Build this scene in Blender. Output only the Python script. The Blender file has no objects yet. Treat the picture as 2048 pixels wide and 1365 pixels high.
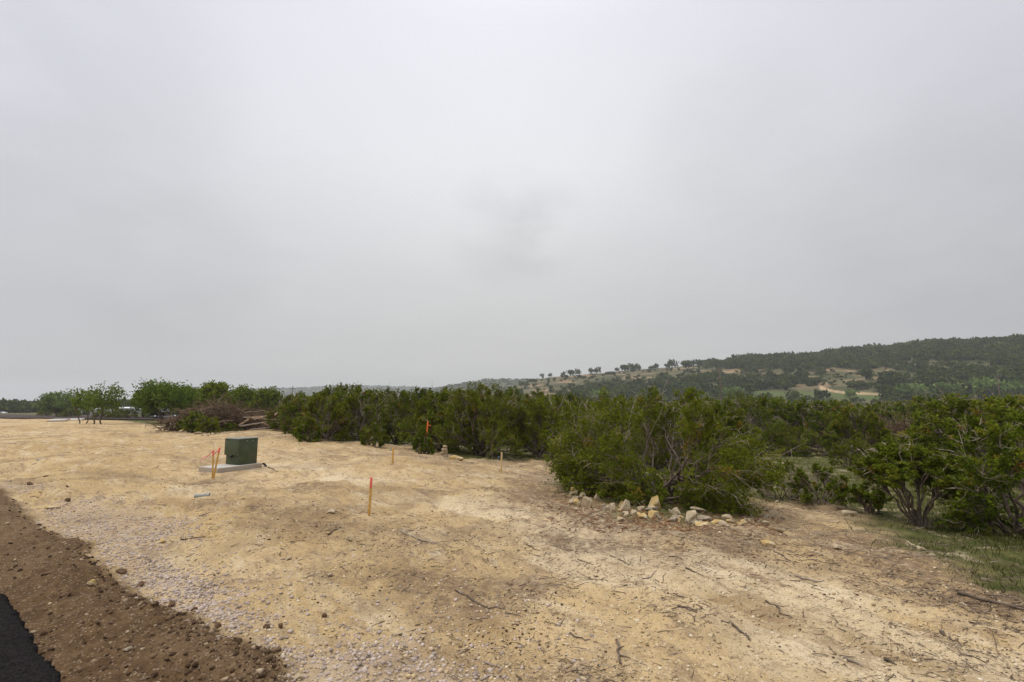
import bpy, bmesh, math, random
import numpy as np
from mathutils import Vector, Matrix

R = math.radians
random.seed(7)
rng = np.random.default_rng(11)
SC = bpy.context.scene
COL = SC.collection

# ------------------------------------------------------------------ camera, sky, sun, exposure
F = 1050.0                      # focal length in pixels of the 2048 px wide photograph
HOR = 805.0                     # row of the eye-level horizon
PITCH = math.atan((HOR - 682.5) / F)
EYE = 1.6
cam_d = bpy.data.cameras.new('camera')
cam = bpy.data.objects.new('camera', cam_d); COL.objects.link(cam)
cam.location = (0, 0, EYE)
cam.rotation_euler = (R(90) + PITCH, 0, 0)
cam_d.sensor_width = 36.0
cam_d.lens = F / 2048 * 36.0
cam_d.clip_start = 0.05
cam_d.clip_end = 20000
SC.camera = cam

SUN_EL, SUN_AZ = 58.0, -100.0
GLOW_AZ = -3.0                  # the brightest part of the cloud deck ahead     # degrees; azimuth from +Y towards +X
W = bpy.data.worlds.new('World'); SC.world = W; W.use_nodes = True
def build_world():
    nt = W.node_tree; N = nt.nodes; L = nt.links
    N.clear()
    out = N.new('ShaderNodeOutputWorld')
    tc = N.new('ShaderNodeTexCoord')
    sky = N.new('ShaderNodeTexSky'); sky.sky_type = 'NISHITA'; sky.sun_disc = False
    sky.sun_elevation = R(SUN_EL); sky.sun_rotation = R(SUN_AZ)
    bg1 = N.new('ShaderNodeBackground'); bg1.inputs['Strength'].default_value = 0.08
    L.new(sky.outputs[0], bg1.inputs['Color'])
    # overcast deck: brighter with height, a soft brighter patch where the sun stands behind it
    nrm = N.new('ShaderNodeVectorMath'); nrm.operation = 'NORMALIZE'
    L.new(tc.outputs['Generated'], nrm.inputs[0])
    sep = N.new('ShaderNodeSeparateXYZ'); L.new(nrm.outputs[0], sep.inputs[0])
    def math_(op, a, b=None, clamp=False):
        m = N.new('ShaderNodeMath'); m.operation = op; m.use_clamp = clamp
        for i, v in enumerate((a, b)):
            if v is None: continue
            if isinstance(v, (int, float)): m.inputs[i].default_value = v
            else: L.new(v, m.inputs[i])
        return m.outputs[0]
    el = math_('MAXIMUM', sep.outputs['Z'], 0.0)
    base = math_('ADD', math_('MULTIPLY', math_('MINIMUM', el, 0.75), 0.15), 0.56)
    mid = N.new('ShaderNodeMapRange'); mid.interpolation_type = 'SMOOTHSTEP'
    mid.inputs[1].default_value = 0.10; mid.inputs[2].default_value = 0.45; mid.inputs[3].default_value = 0.0; mid.inputs[4].default_value = 0.12
    L.new(el, mid.inputs[0]); base = math_('ADD', base, mid.outputs[0])
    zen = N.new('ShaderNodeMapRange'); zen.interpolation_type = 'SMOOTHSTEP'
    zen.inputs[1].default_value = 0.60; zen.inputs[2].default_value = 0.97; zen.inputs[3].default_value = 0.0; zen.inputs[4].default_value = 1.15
    L.new(el, zen.inputs[0]); base = math_('ADD', base, zen.outputs[0])       # extra brightness added above the view to light the ground
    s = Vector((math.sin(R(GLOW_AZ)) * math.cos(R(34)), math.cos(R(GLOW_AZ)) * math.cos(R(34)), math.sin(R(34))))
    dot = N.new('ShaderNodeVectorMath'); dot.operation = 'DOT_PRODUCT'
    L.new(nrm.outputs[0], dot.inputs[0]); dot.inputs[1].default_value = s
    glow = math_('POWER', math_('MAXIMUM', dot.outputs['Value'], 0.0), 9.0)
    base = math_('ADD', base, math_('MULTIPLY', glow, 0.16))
    side = math_('ADD', math_('MULTIPLY', math_('MULTIPLY', sep.outputs['X'], sep.outputs['X']), -0.09), math_('MULTIPLY', sep.outputs['X'], -0.05))
    base = math_('MULTIPLY', base, math_('ADD', side, 1.0))
    # cloud texture, stretched flat like a deck overhead
    zz = math_('ADD', el, 0.16)
    cx = math_('DIVIDE', sep.outputs['X'], zz); cy = math_('DIVIDE', sep.outputs['Y'], zz)
    comb = N.new('ShaderNodeCombineXYZ'); L.new(cx, comb.inputs[0]); L.new(cy, comb.inputs[1])
    n1 = N.new('ShaderNodeTexNoise'); n1.inputs['Scale'].default_value = 0.9; n1.inputs['Detail'].default_value = 5
    n1.inputs['Roughness'].default_value = 0.5
    L.new(comb.outputs[0], n1.inputs['Vector'])
    mr = N.new('ShaderNodeMapRange'); mr.inputs[1].default_value = 0.3; mr.inputs[2].default_value = 0.7
    mr.inputs[3].default_value = 0.965; mr.inputs[4].default_value = 1.03
    L.new(n1.outputs['Fac'], mr.inputs[0])
    n2 = N.new('ShaderNodeTexNoise'); n2.inputs['Scale'].default_value = 1.7; n2.inputs['Detail'].default_value = 4
    L.new(comb.outputs[0], n2.inputs['Vector'])
    wisp = N.new('ShaderNodeMapRange'); wisp.interpolation_type = 'SMOOTHSTEP'
    wisp.inputs[1].default_value = 0.60; wisp.inputs[2].default_value = 0.74
    wisp.inputs[3].default_value = 1.0; wisp.inputs[4].default_value = 0.975
    L.new(n2.outputs['Fac'], wisp.inputs[0])
    base = math_('MULTIPLY', math_('MULTIPLY', base, mr.outputs[0]), wisp.outputs[0])
    # a few darker scraps of cloud hanging under the deck
    n3 = N.new('ShaderNodeTexNoise'); n3.inputs['Scale'].default_value = 4.6; n3.inputs['Detail'].default_value = 5
    mp3 = N.new('ShaderNodeMapping'); mp3.inputs['Scale'].default_value = (1.0, 1.0, 1.9); mp3.inputs['Location'].default_value = (0.3, 0.0, 0.25)
    L.new(nrm.outputs[0], mp3.inputs['Vector']); L.new(mp3.outputs[0], n3.inputs['Vector'])
    for az, elv, wide, amt in ((-0.8, 18.5, 0.991, 0.085), (3.2, 19.0, 0.994, 0.075), (-41.0, 26.0, 0.97, 0.08), (44.0, 17.0, 0.96, 0.06), (-33.0, 12.0, 0.985, 0.07), (24.0, 26.0, 0.985, 0.06)):
        dv = Vector((math.sin(R(az)) * math.cos(R(elv)), math.cos(R(az)) * math.cos(R(elv)), math.sin(R(elv))))
        d3 = N.new('ShaderNodeVectorMath'); d3.operation = 'DOT_PRODUCT'; L.new(nrm.outputs[0], d3.inputs[0]); d3.inputs[1].default_value = dv
        m3 = N.new('ShaderNodeMapRange'); m3.interpolation_type = 'SMOOTHSTEP'
        m3.inputs[1].default_value = wide; m3.inputs[2].default_value = 1.0; m3.inputs[3].default_value = 0.0; m3.inputs[4].default_value = 1.0
        L.new(d3.outputs['Value'], m3.inputs[0])
        m4 = N.new('ShaderNodeMapRange'); m4.interpolation_type = 'SMOOTHSTEP'
        m4.inputs[1].default_value = 0.28; m4.inputs[2].default_value = 0.60; m4.inputs[3].default_value = 0.0; m4.inputs[4].default_value = amt
        L.new(n3.outputs['Fac'], m4.inputs[0])
        base = math_('MULTIPLY', base, math_('SUBTRACT', 1.0, math_('MULTIPLY', m3.outputs[0], m4.outputs[0])))
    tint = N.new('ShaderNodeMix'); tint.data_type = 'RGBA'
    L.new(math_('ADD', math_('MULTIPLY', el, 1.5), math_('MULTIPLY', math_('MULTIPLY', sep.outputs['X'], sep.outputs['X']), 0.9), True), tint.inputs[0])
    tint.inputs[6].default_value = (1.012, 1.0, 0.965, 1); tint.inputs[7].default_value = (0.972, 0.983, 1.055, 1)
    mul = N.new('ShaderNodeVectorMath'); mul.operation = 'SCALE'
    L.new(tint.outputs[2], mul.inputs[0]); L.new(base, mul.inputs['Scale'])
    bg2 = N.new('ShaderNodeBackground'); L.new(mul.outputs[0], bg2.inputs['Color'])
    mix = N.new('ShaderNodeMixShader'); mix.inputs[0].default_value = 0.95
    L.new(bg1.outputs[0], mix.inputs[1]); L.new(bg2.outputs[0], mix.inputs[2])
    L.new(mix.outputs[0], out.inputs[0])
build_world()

sun_d = bpy.data.lights.new('sun', 'SUN'); sun_d.energy = 1.5; sun_d.angle = R(25); sun_d.color = (1.0, 0.95, 0.87)
sun = bpy.data.objects.new('sun', sun_d); COL.objects.link(sun)
sd = Vector((math.sin(R(SUN_AZ)) * math.cos(R(SUN_EL)), math.cos(R(SUN_AZ)) * math.cos(R(SUN_EL)), math.sin(R(SUN_EL))))
sun.rotation_euler = (-sd).to_track_quat('-Z', 'Y').to_euler()

SC.view_settings.view_transform = 'Standard'
SC.view_settings.look = 'None'
SC.view_settings.exposure = 0.0
SC.view_settings.gamma = 1.0
SC.render.engine = 'CYCLES'
SC.cycles.max_bounces = 5
SC.cycles.diffuse_bounces = 2
SC.cycles.glossy_bounces = 2
SC.cycles.transmission_bounces = 2
SC.cycles.volume_bounces = 1
SC.cycles.use_denoising = True
SC.cycles.denoiser = 'OPENIMAGEDENOISE'
SC.cycles.denoising_input_passes = 'RGB_ALBEDO_NORMAL'
SC.cycles.denoising_prefilter = 'NONE'

# ------------------------------------------------------------------ numeric helpers
def ray(px, py):
    """world direction of a photograph pixel (2048 x 1365)"""
    px = np.asarray(px, float); py = np.asarray(py, float)
    dx = px - 1024.0; dv = 682.5 - py
    c, s = math.cos(PITCH), math.sin(PITCH)
    return np.stack([dx, F * c - dv * s, F * s + dv * c], -1)

def project(x, y, z):
    c, s = math.cos(PITCH), math.sin(PITCH)
    zc = z - EYE
    d = y * c + zc * s
    v = -y * s + zc * c
    d = np.where(d < 0.1, 0.1, d)
    return 1024.0 + F * x / d, 682.5 - F * v / d

def _hash(ix, iy, seed):
    h = (ix.astype(np.int64) * 374761393 + iy.astype(np.int64) * 668265263 + seed * 1442695041) & 0xFFFFFFFF
    h = ((h ^ (h >> 13)) * 1274126177) & 0xFFFFFFFF
    h = h ^ (h >> 16)
    return (h & 0xFFFFFF) / float(0xFFFFFF)

def vnoise(x, y, seed=0):
    ix = np.floor(x); iy = np.floor(y)
    fx = x - ix; fy = y - iy
    fx = fx * fx * fx * (fx * (fx * 6 - 15) + 10); fy = fy * fy * fy * (fy * (fy * 6 - 15) + 10)
    a = _hash(ix, iy, seed); b = _hash(ix + 1, iy, seed)
    c = _hash(ix, iy + 1, seed); d = _hash(ix + 1, iy + 1, seed)
    return (a * (1 - fx) + b * fx) * (1 - fy) + (c * (1 - fx) + d * fx) * fy - 0.5

def fbm(x, y, oct=4, seed=0, gain=0.5):
    t = 0.0; amp = 1.0
    for i in range(oct):
        c, s = math.cos(0.6 * i + 0.3), math.sin(0.6 * i + 0.3)
        t = t + amp * vnoise((x * c - y * s) * 2 ** i + 17.3 * i, (x * s + y * c) * 2 ** i - 9.1 * i, seed + i)
        amp *= gain
    return t

def smooth(a, b, v):
    t = np.clip((v - a) / (b - a), 0, 1)
    return t * t * (3 - 2 * t)

# ------------------------------------------------------------------ terrain
NEAR_PX = [700, 850, 940, 985, 1010, 1050, 1100, 1180, 1260, 1350, 1430, 1500, 1600, 1700, 1800, 1900, 2048, 2400, 3200]
NEAR_EL = [0, 0, 10, 18, 23, 38, 48, 55, 62, 71, 78, 85, 89, 100, 107, 114, 122, 130, 120]
FAR_PX = [-4000, 60, 300, 420, 540, 600, 640, 700, 780, 850, 900, 1000, 1150, 1400, 2100, 6000]
FAR_EL = [0, 0, 8, 20, 25, 27, 29, 32, 30, 28, 26, 28, 34, 44, 60, 30]
MID_PX = [780, 850, 880, 920, 960, 1000, 1060, 1120, 1300, 2048, 3000]
MID_EL = [0, 12, 27, 36, 42, 45, 43, 44, 50, 60, 20]

def H(x, y):
    """ground height without the small roughness"""
    x = np.asarray(x, float); y = np.asarray(y, float)
    r = np.hypot(x, y)
    s = np.maximum(0, (x - 0.9) * 0.827 + (y - 9.2) * 0.562)
    front = smooth(-2, 4, y)
    z = -1.05 * (1 - np.exp(-s / 9.0)) * front
    z = z - 0.0125 * np.maximum(0, np.minimum(r, 420) - 25)
    yy = np.maximum(y, 1.0)
    px = 1024 + F * x / yy
    px = np.where(y < 1.0, np.where(x > 0, 5000, -3000), px)
    depth_per_r = 1.0 / np.sqrt(1 + ((np.clip(px, -2000, 4000) - 1024) / F) ** 2)
    far = smooth(0.0, 60.0, y)
    for pxs, els, r0, r1, pw in ((NEAR_PX, NEAR_EL, 330.0, 760.0, 1.0), (MID_PX, MID_EL, 1000.0, 1500.0, 1.0), (FAR_PX, FAR_EL, 1900.0, 2900.0, 1.0)):
        el = np.interp(px, pxs, els)
        top = 1.6 + el / F * r1 * depth_per_r + 6.0
        top = np.where(el > 0.3, top, 0.0) * smooth(0, 12, el)
        t = np.clip((r - r0) / (r1 - r0), 0, 1)
        t = t * t * (3 - 2 * t) * 0.55 + t * 0.45
        back = 1 - 0.5 * smooth(r1, r1 * 1.5, r)
        h = top * t * back * far
        z = np.maximum(z, z * (1 - t) + h - 6.0 * t) if True else z
    # gentle undulation far away
    z = z + fbm(x / 90.0, y / 90.0, 3, 5) * 3.2 * smooth(150, 420, r)
    z = z + fbm(x / 14.0, y / 14.0, 3, 8) * 0.25 * smooth(12, 40, r)
    return z

def hit(px, py, rmax=3500.0):
    """point of the terrain seen at a photograph pixel (None if the sky)"""
    d = ray(px, py); d = d / np.linalg.norm(d)
    t = np.concatenate([np.linspace(1.5, 60, 1200), np.geomspace(60.1, rmax, 1500)])
    P = np.array([0, 0, EYE]) + t[:, None] * d
    below = P[:, 2] < H(P[:, 0], P[:, 1])
    if not below.any(): return None
    i = int(np.argmax(below))
    a, b = (t[i - 1] if i else 0.5), t[i]
    for _ in range(18):
        m = (a + b) / 2
        q = np.array([0, 0, EYE]) + m * d
        if q[2] < H(q[0], q[1]): b = m
        else: a = m
    q = np.array([0, 0, EYE]) + b * d
    return Vector((q[0], q[1], float(H(q[0], q[1]))))

def hits(px, py):
    """vectorised ground hits close to the camera (iterating on the height)"""
    d = ray(px, py)
    z = np.zeros(len(d)); ok = d[:, 2] < -0.5
    dz = np.where(ok, d[:, 2], -1.0)
    for _ in range(12):
        t = (z - EYE) / dz
        x = d[:, 0] * t; y = d[:, 1] * t
        z = 0.5 * z + 0.5 * H(x, y)
    return x[ok], y[ok], H(x[ok], y[ok])

def gpoly(pts):
    """polygon given in photograph pixels -> polygon on the ground"""
    out = []
    for p in pts:
        q = hit(*p)
        out.append((q.x, q.y))
    return np.array(out)

def sdf(x, y, poly):
    """signed distance to a polygon, negative inside"""
    n = len(poly)
    d = np.full(x.shape, 1e9); inside = np.zeros(x.shape, bool)
    for i in range(n):
        ax, ay = poly[i]; bx, by = poly[(i + 1) % n]
        ex, ey = bx - ax, by - ay
        t = np.clip(((x - ax) * ex + (y - ay) * ey) / (ex * ex + ey * ey + 1e-12), 0, 1)
        d = np.minimum(d, (x - ax - t * ex) ** 2 + (y - ay - t * ey) ** 2)
        c = ((ay > y) != (by > y)) & (x < (bx - ax) * (y - ay) / (by - ay + 1e-12) + ax)
        inside ^= c
    d = np.sqrt(d)
    return np.where(inside, -d, d)

def in_poly(x, y, poly):
    inside = np.zeros(np.shape(x), bool)
    n = len(poly)
    for i in range(n):
        ax, ay = poly[i]; bx, by = poly[(i + 1) % n]
        inside ^= ((ay > y) != (by > y)) & (x < (bx - ax) * (y - ay) / (by - ay + 1e-12) + ax)
    return inside

CLEAR = gpoly([(-700, 836), (0, 837), (150, 839.5), (250, 842), (300, 850), (335, 854), (430, 868), (560, 861), (600, 878), (680, 886), (850, 892), (885, 914),
               (1000, 922), (1095, 922), (1112, 950), (1110, 985), (1230, 1033), (1390, 1066), (1480, 1052), (1530, 1005), (1600, 1010),
               (1690, 1025), (1730, 1085), (1830, 1128), (1930, 1170), (2048, 1200), (2700, 1345), (2600, 3600), (1024, 3600), (-1500, 3600), (-1500, 1100)])
SOIL = gpoly([(-500, 940), (-60, 955), (15, 985), (50, 1020), (75, 1055), (165, 1092), (205, 1142), (300, 1182), (400, 1232), (480, 1268),
              (525, 1325), (600, 1400), (700, 1700), (400, 3200), (-1500, 3200), (-1500, 1000)])
ROAD = gpoly([(-300, 1075), (-40, 1168), (0, 1195), (40, 1236), (75, 1295), (115, 1365), (190, 1600), (260, 3000), (-1500, 3000), (-1500, 1200)])
GRAV1 = gpoly([(70, 1038), (110, 1012), (200, 1004), (300, 1022), (385, 1050), (340, 1085), (310, 1110), (395, 1150), (450, 1185), (530, 1250), (470, 1262), (400, 1228), (300, 1180), (215, 1140), (165, 1090)])
GRAV2 = gpoly([(520, 1300), (560, 1270), (690, 1300), (700, 1262), (790, 1265), (875, 1300), (950, 1340), (930, 1400), (560, 1400)])
GRAV3 = gpoly([(-60, 958), (110, 972), (112, 984), (40, 990), (-60, 985)])

def masks(x, y):
    """zone strengths on the ground near the viewer"""
    m = {}
    wob = fbm(x * 1.3, y * 1.3, 3, 31) * 0.35 + fbm(x * 6, y * 6, 2, 37) * 0.12
    wl = fbm(x * 0.35, y * 0.35, 3, 33)
    dc = sdf(x, y, CLEAR) + wob * 1.5
    m['scrub'] = smooth(-0.15, 0.6, dc)
    m['edge'] = np.exp(-(np.minimum(dc - 0.1, 0) / 0.9) ** 2) * (1 - smooth(0.5, 2.5, dc))
    ds = sdf(x, y, SOIL) + wob * 0.5
    m['soil'] = 1 - smooth(-0.10, 0.10, ds)
    m['soil_d'] = ds
    g = np.minimum(np.minimum(sdf(x, y, GRAV1), sdf(x, y, GRAV2)), sdf(x, y, GRAV3)) + wob * 0.25
    m['gravel'] = (1 - smooth(-0.32, 0.28, g + 0.22 * fbm(x * 5, y * 5, 3, 39))) * (1 - m['soil'])
    m['road_d'] = sdf(x, y, ROAD)
    return m

# ------------------------------------------------------------------ materials
def new_mat(name):
    m = bpy.data.materials.new(name); m.use_nodes = True
    m.node_tree.nodes.clear()
    return m, m.node_tree.nodes, m.node_tree.links

class NT:
    def __init__(s, name):
        s.m, s.N, s.L = new_mat(name)
        s.out = s.N.new('ShaderNodeOutputMaterial')
        s.tc = s.N.new('ShaderNodeTexCoord')
    def link(s, a, b): s.L.new(a, b)
    def put(s, sock, v):
        if isinstance(v, (int, float)): sock.default_value = v
        elif isinstance(v, (tuple, list)): sock.default_value = tuple(v) if len(v) != 3 or sock.type != 'RGBA' else (*v, 1)
        else: s.L.new(v, sock)
    def math(s, op, a, b=0.0, clamp=False):
        n = s.N.new('ShaderNodeMath'); n.operation = op; n.use_clamp = clamp
        s.put(n.inputs[0], a); s.put(n.inputs[1], b); return n.outputs[0]
    def mix(s, f, a, b, blend='MIX'):
        n = s.N.new('ShaderNodeMix'); n.data_type = 'RGBA'; n.blend_type = blend
        s.put(n.inputs[0], f); s.put(n.inputs[6], a); s.put(n.inputs[7], b); return n.outputs[2]
    def noise(s, scale, detail=4, rough=0.55, vec=None, dist=0.0):
        n = s.N.new('ShaderNodeTexNoise'); n.inputs['Scale'].default_value = scale
        n.inputs['Detail'].default_value = detail; n.inputs['Roughness'].default_value = rough
        n.inputs['Distortion'].default_value = dist
        s.L.new(vec if vec is not None else s.tc.outputs['Object'], n.inputs['Vector']); return n.outputs['Fac']
    def voro(s, scale, feature='F1', vec=None, out='Distance'):
        n = s.N.new('ShaderNodeTexVoronoi'); n.inputs['Scale'].default_value = scale; n.feature = feature
        s.L.new(vec if vec is not None else s.tc.outputs['Object'], n.inputs['Vector']); return n.outputs[out]
    def ramp(s, v, a, b, lo=0.0, hi=1.0):
        n = s.N.new('ShaderNodeMapRange'); n.interpolation_type = 'SMOOTHSTEP'
        s.put(n.inputs[0], v); n.inputs[1].default_value = a; n.inputs[2].default_value = b
        n.inputs[3].default_value = lo; n.inputs[4].default_value = hi; return n.outputs[0]
    def attr(s, name, out='Fac'):
        n = s.N.new('ShaderNodeAttribute'); n.attribute_name = name; return n.outputs[out]
    def scaled(s, v):
        n = s.N.new('ShaderNodeMapping'); n.inputs['Scale'].default_value = v
        s.L.new(s.tc.outputs['Object'], n.inputs['Vector']); return n.outputs[0]
    def turned(s, v=(2.6, 0.55, 1.0), a=-49.5):
        # coordinates turned and stretched along the direction the ground was scraped in
        n = s.N.new('ShaderNodeMapping'); n.vector_type = 'TEXTURE'; n.inputs['Rotation'].default_value = (0, 0, R(a)); n.inputs['Scale'].default_value = v
        s.L.new(s.tc.outputs['Object'], n.inputs['Vector']); return n.outputs[0]
    def bsdf(s, color, rough=0.9, spec=0.2, metal=0.0, bump=None, bump_d=0.01, bump_s=0.6):
        n = s.N.new('ShaderNodeBsdfPrincipled')
        s.put(n.inputs['Base Color'], color); s.put(n.inputs['Roughness'], rough)
        n.inputs['Specular IOR Level'].default_value = spec; n.inputs['Metallic'].default_value = metal
        if bump is not None:
            b = s.N.new('ShaderNodeBump'); b.inputs['Distance'].default_value = bump_d; b.inputs['Strength'].default_value = bump_s
            s.put(b.inputs['Height'], bump); s.L.new(b.outputs[0], n.inputs['Normal'])
        return n.outputs[0]
    def done(s, shader):
        s.L.new(shader, s.out.inputs['Surface']); return s.m

def mat_ground():
    t = NT('ground')
    n_big = t.noise(0.22, 4, 0.55)
    n_mid = t.noise(1.1, 5, 0.6)
    n_str = t.noise(1.0, 5, 0.6, t.turned())
    n_fin = t.noise(9.0, 6, 0.65)
    n_grit = t.noise(70.0, 3, 0.7)
    tan = t.mix(t.ramp(n_big, 0.36, 0.64), (0.485, 0.338, 0.152), (0.60, 0.44, 0.238))
    tan = t.mix(t.ramp(n_str, 0.50, 0.72, 0, 0.85), tan, (0.68, 0.555, 0.36))          # pale crushed limestone
    tan = t.mix(t.ramp(n_mid, 0.56, 0.75, 0, 0.6), tan, (0.48, 0.32, 0.125))         # ochre caliche
    tan = t.mix(t.ramp(t.noise(0.55, 5, 0.62, None, 0.6), 0.55, 0.74, 0, 0.65), tan, (0.31, 0.225, 0.125))   # damp brown soil
    tan = t.mix(t.ramp(t.noise(0.85, 9, 0.74, None, 0.5), 0.50, 0.62, 0, 0.42), tan, (0.31, 0.21, 0.11))     # trodden-in bark and soil
    tan = t.mix(t.ramp(t.noise(1.7, 9, 0.76, t.turned((1.5, 0.8, 1.0))), 0.53, 0.63, 0, 0.42), tan, (0.255, 0.17, 0.095))
    tan = t.mix(t.attr('pale'), tan, (0.68, 0.555, 0.365))
    tan = t.mix(t.math('MULTIPLY', t.attr('damp'), t.ramp(t.noise(3.0, 6, 0.7, t.turned()), 0.30, 0.62), True), tan, (0.285, 0.185, 0.085))
    tan = t.mix(t.math('MULTIPLY', t.attr('gravel'), 0.5), tan, (0.40, 0.315, 0.245))
    tan = t.mix(t.ramp(n_fin, 0.52, 0.72, 0, 0.5), tan, (0.30, 0.21, 0.105))
    tan = t.mix(t.ramp(t.noise(2.8, 7, 0.72, t.turned((1.8, 0.7, 1.0)), 0.8), 0.50, 0.64, 0, 0.75), tan, (0.285, 0.195, 0.115))   # scuffed darker crust
    tan = t.mix(t.ramp(t.noise(2.0, 6, 0.7, t.turned((2.0, 0.6, 1.0), -62)), 0.55, 0.70, 0, 0.55), tan, (0.69, 0.585, 0.42))
    tan = t.mix(t.ramp(t.noise(24.0, 5, 0.7), 0.55, 0.68, 0, 0.75), tan, (0.20, 0.135, 0.075))     # flecks of broken bark and soil
    tan = t.mix(t.ramp(t.noise(17.0, 5, 0.7), 0.60, 0.72, 0, 0.7), tan, (0.72, 0.60, 0.42))         # chalky flecks
    peb = t.voro(38.0); pebc = t.voro(38.0, out='Color')
    sepc = t.N.new('ShaderNodeSeparateColor'); t.L.new(pebc, sepc.inputs[0])
    is_peb = t.math('MULTIPLY', t.ramp(peb, 0.42, 0.25), t.ramp(sepc.outputs[0], 0.55, 0.6))
    tan = t.mix(t.math('MULTIPLY', is_peb, 0.55), tan, t.mix(sepc.outputs[1], (0.62, 0.52, 0.36), (0.33, 0.25, 0.16)))
    tan = t.mix(t.ramp(n_grit, 0.35, 0.75, 0, 0.30), tan, (0.22, 0.155, 0.085))
    litter = t.math('MULTIPLY', t.math('MULTIPLY', t.attr('litter'), 0.85), t.ramp(t.noise(11.0, 6, 0.75), 0.36, 0.60, 0.30, 1.0), True)
    tan = t.mix(litter, tan, t.mix(n_fin, (0.10, 0.062, 0.038), (0.24, 0.165, 0.105)))
    soil = t.mix(t.ramp(n_fin, 0.3, 0.7), (0.078, 0.045, 0.021), (0.150, 0.092, 0.045))
    soil = t.mix(t.ramp(t.noise(0.9, 4), 0.45, 0.7, 0, 0.8), soil, (0.195, 0.128, 0.070))
    soil = t.mix(t.ramp(t.noise(26.0, 6, 0.75), 0.50, 0.64, 0, 0.8), soil, (0.070, 0.042, 0.024))
    soil = t.mix(t.ramp(t.noise(33.0, 5, 0.7), 0.58, 0.70, 0, 0.8), soil, (0.29, 0.21, 0.135))
    soil = t.mix(t.math('MULTIPLY', is_peb, 0.5), soil, (0.38, 0.28, 0.19))
    c = t.mix(t.attr('soil'), tan, soil)
    grass = t.mix(t.ramp(t.noise(2.3, 5, 0.65), 0.35, 0.65), (0.056, 0.064, 0.016), (0.122, 0.114, 0.038))
    grass = t.mix(t.ramp(t.noise(0.9, 6, 0.7), 0.55, 0.67), grass, (0.40, 0.32, 0.205))     # bare stony patches
    grass = t.mix(t.ramp(t.noise(3.1, 5, 0.65), 0.56, 0.75, 0, 0.8), grass, (0.13, 0.085, 0.05))
    c = t.mix(t.attr('scrub'), c, grass)
    hill = t.mix(t.ramp(t.noise(0.03, 5, 0.6), 0.40, 0.62), (0.055, 0.058, 0.022), (0.125, 0.108, 0.055))
    hill = t.mix(t.ramp(t.noise(0.10, 4, 0.7), 0.52, 0.72), hill, (0.06, 0.065, 0.025))
    wv = t.N.new('ShaderNodeTexNoise'); wv.inputs['Scale'].default_value = 0.05; wv.inputs['Detail'].default_value = 5
    t.L.new(t.scaled((0.5, 0.5, 6.0)), wv.inputs['Vector'])
    ledge = t.math('MULTIPLY', t.attr('ledge'), t.ramp(wv.outputs['Fac'], 0.50, 0.62), True)
    hill = t.mix(t.math('MULTIPLY', ledge, 0.8), hill, (0.31, 0.205, 0.115))
    c = t.mix(t.attr('hill'), c, hill)
    c = t.mix(t.attr('field'), c, (0.085, 0.105, 0.032))
    c = t.mix(t.attr('track'), c, (0.42, 0.30, 0.17))
    hgt = t.math('ADD', t.math('MULTIPLY', n_fin, 1.0), t.math('MULTIPLY', n_grit, 0.28))
    hgt = t.math('ADD', hgt, t.math('MULTIPLY', is_peb, 0.16))
    return t.done(t.bsdf(c, 0.95, 0.1, bump=hgt, bump_d=0.05, bump_s=0.8))

def mat_simple(name, a, b, scale=8.0, rough=0.85, spec=0.25, bump=0.0, metal=0.0, third=None, tscale=2.0):
    t = NT(name)
    c = t.mix(t.ramp(t.noise(scale, 5, 0.6), 0.3, 0.7), a, b)
    if third is not None:
        c = t.mix(t.ramp(t.noise(tscale, 4, 0.6), 0.5, 0.68), c, third)
    h = t.noise(scale * 3, 5, 0.65) if bump > 0 else None
    return t.done(t.bsdf(c, rough, spec, metal, bump=h, bump_d=bump))

def mat_leaf(name, cols, rand=0.25, trans=0.22):
    """cols: dark, mid, bright, dry ; 'tone' is one random number per sprig"""
    t = NT(name)
    tone = t.attr('tone')
    oi = t.N.new('ShaderNodeObjectInfo')
    c = t.mix(t.ramp(tone, 0.0, 0.5), cols[0], cols[1])
    c = t.mix(t.ramp(tone, 0.45, 0.93), c, cols[2])
    c = t.mix(t.ramp(tone, 0.955, 0.975), c, cols[3])
    c = t.mix(t.math('MULTIPLY', oi.outputs['Random'], rand), c, cols[4] if len(cols) > 4 else cols[1])
    d = t.bsdf(c, 0.8, 0.10)
    tr = t.N.new('ShaderNodeBsdfTranslucent'); t.put(tr.inputs[0], c)
    mx = t.N.new('ShaderNodeMixShader'); mx.inputs[0].default_value = trans
    t.L.new(d, mx.inputs[1]); t.L.new(tr.outputs[0], mx.inputs[2])
    return t.done(mx.outputs[0])

def mat_tone(name, cols, rough=0.9):
    """small scattered pieces: one random tone each"""
    t = NT(name)
    tone = t.attr('tone')
    c = t.mix(t.ramp(tone, 0.0, 0.4), cols[0], cols[1])
    c = t.mix(t.ramp(tone, 0.4, 0.75), c, cols[2])
    c = t.mix(t.ramp(tone, 0.8, 1.0), c, cols[3])
    c = t.mix(t.ramp(t.noise(40, 4, 0.6), 0.4, 0.8, 0, 0.35), c, cols[0])
    return t.done(t.bsdf(c, rough, 0.2, bump=t.noise(60, 4), bump_d=0.004))

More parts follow.
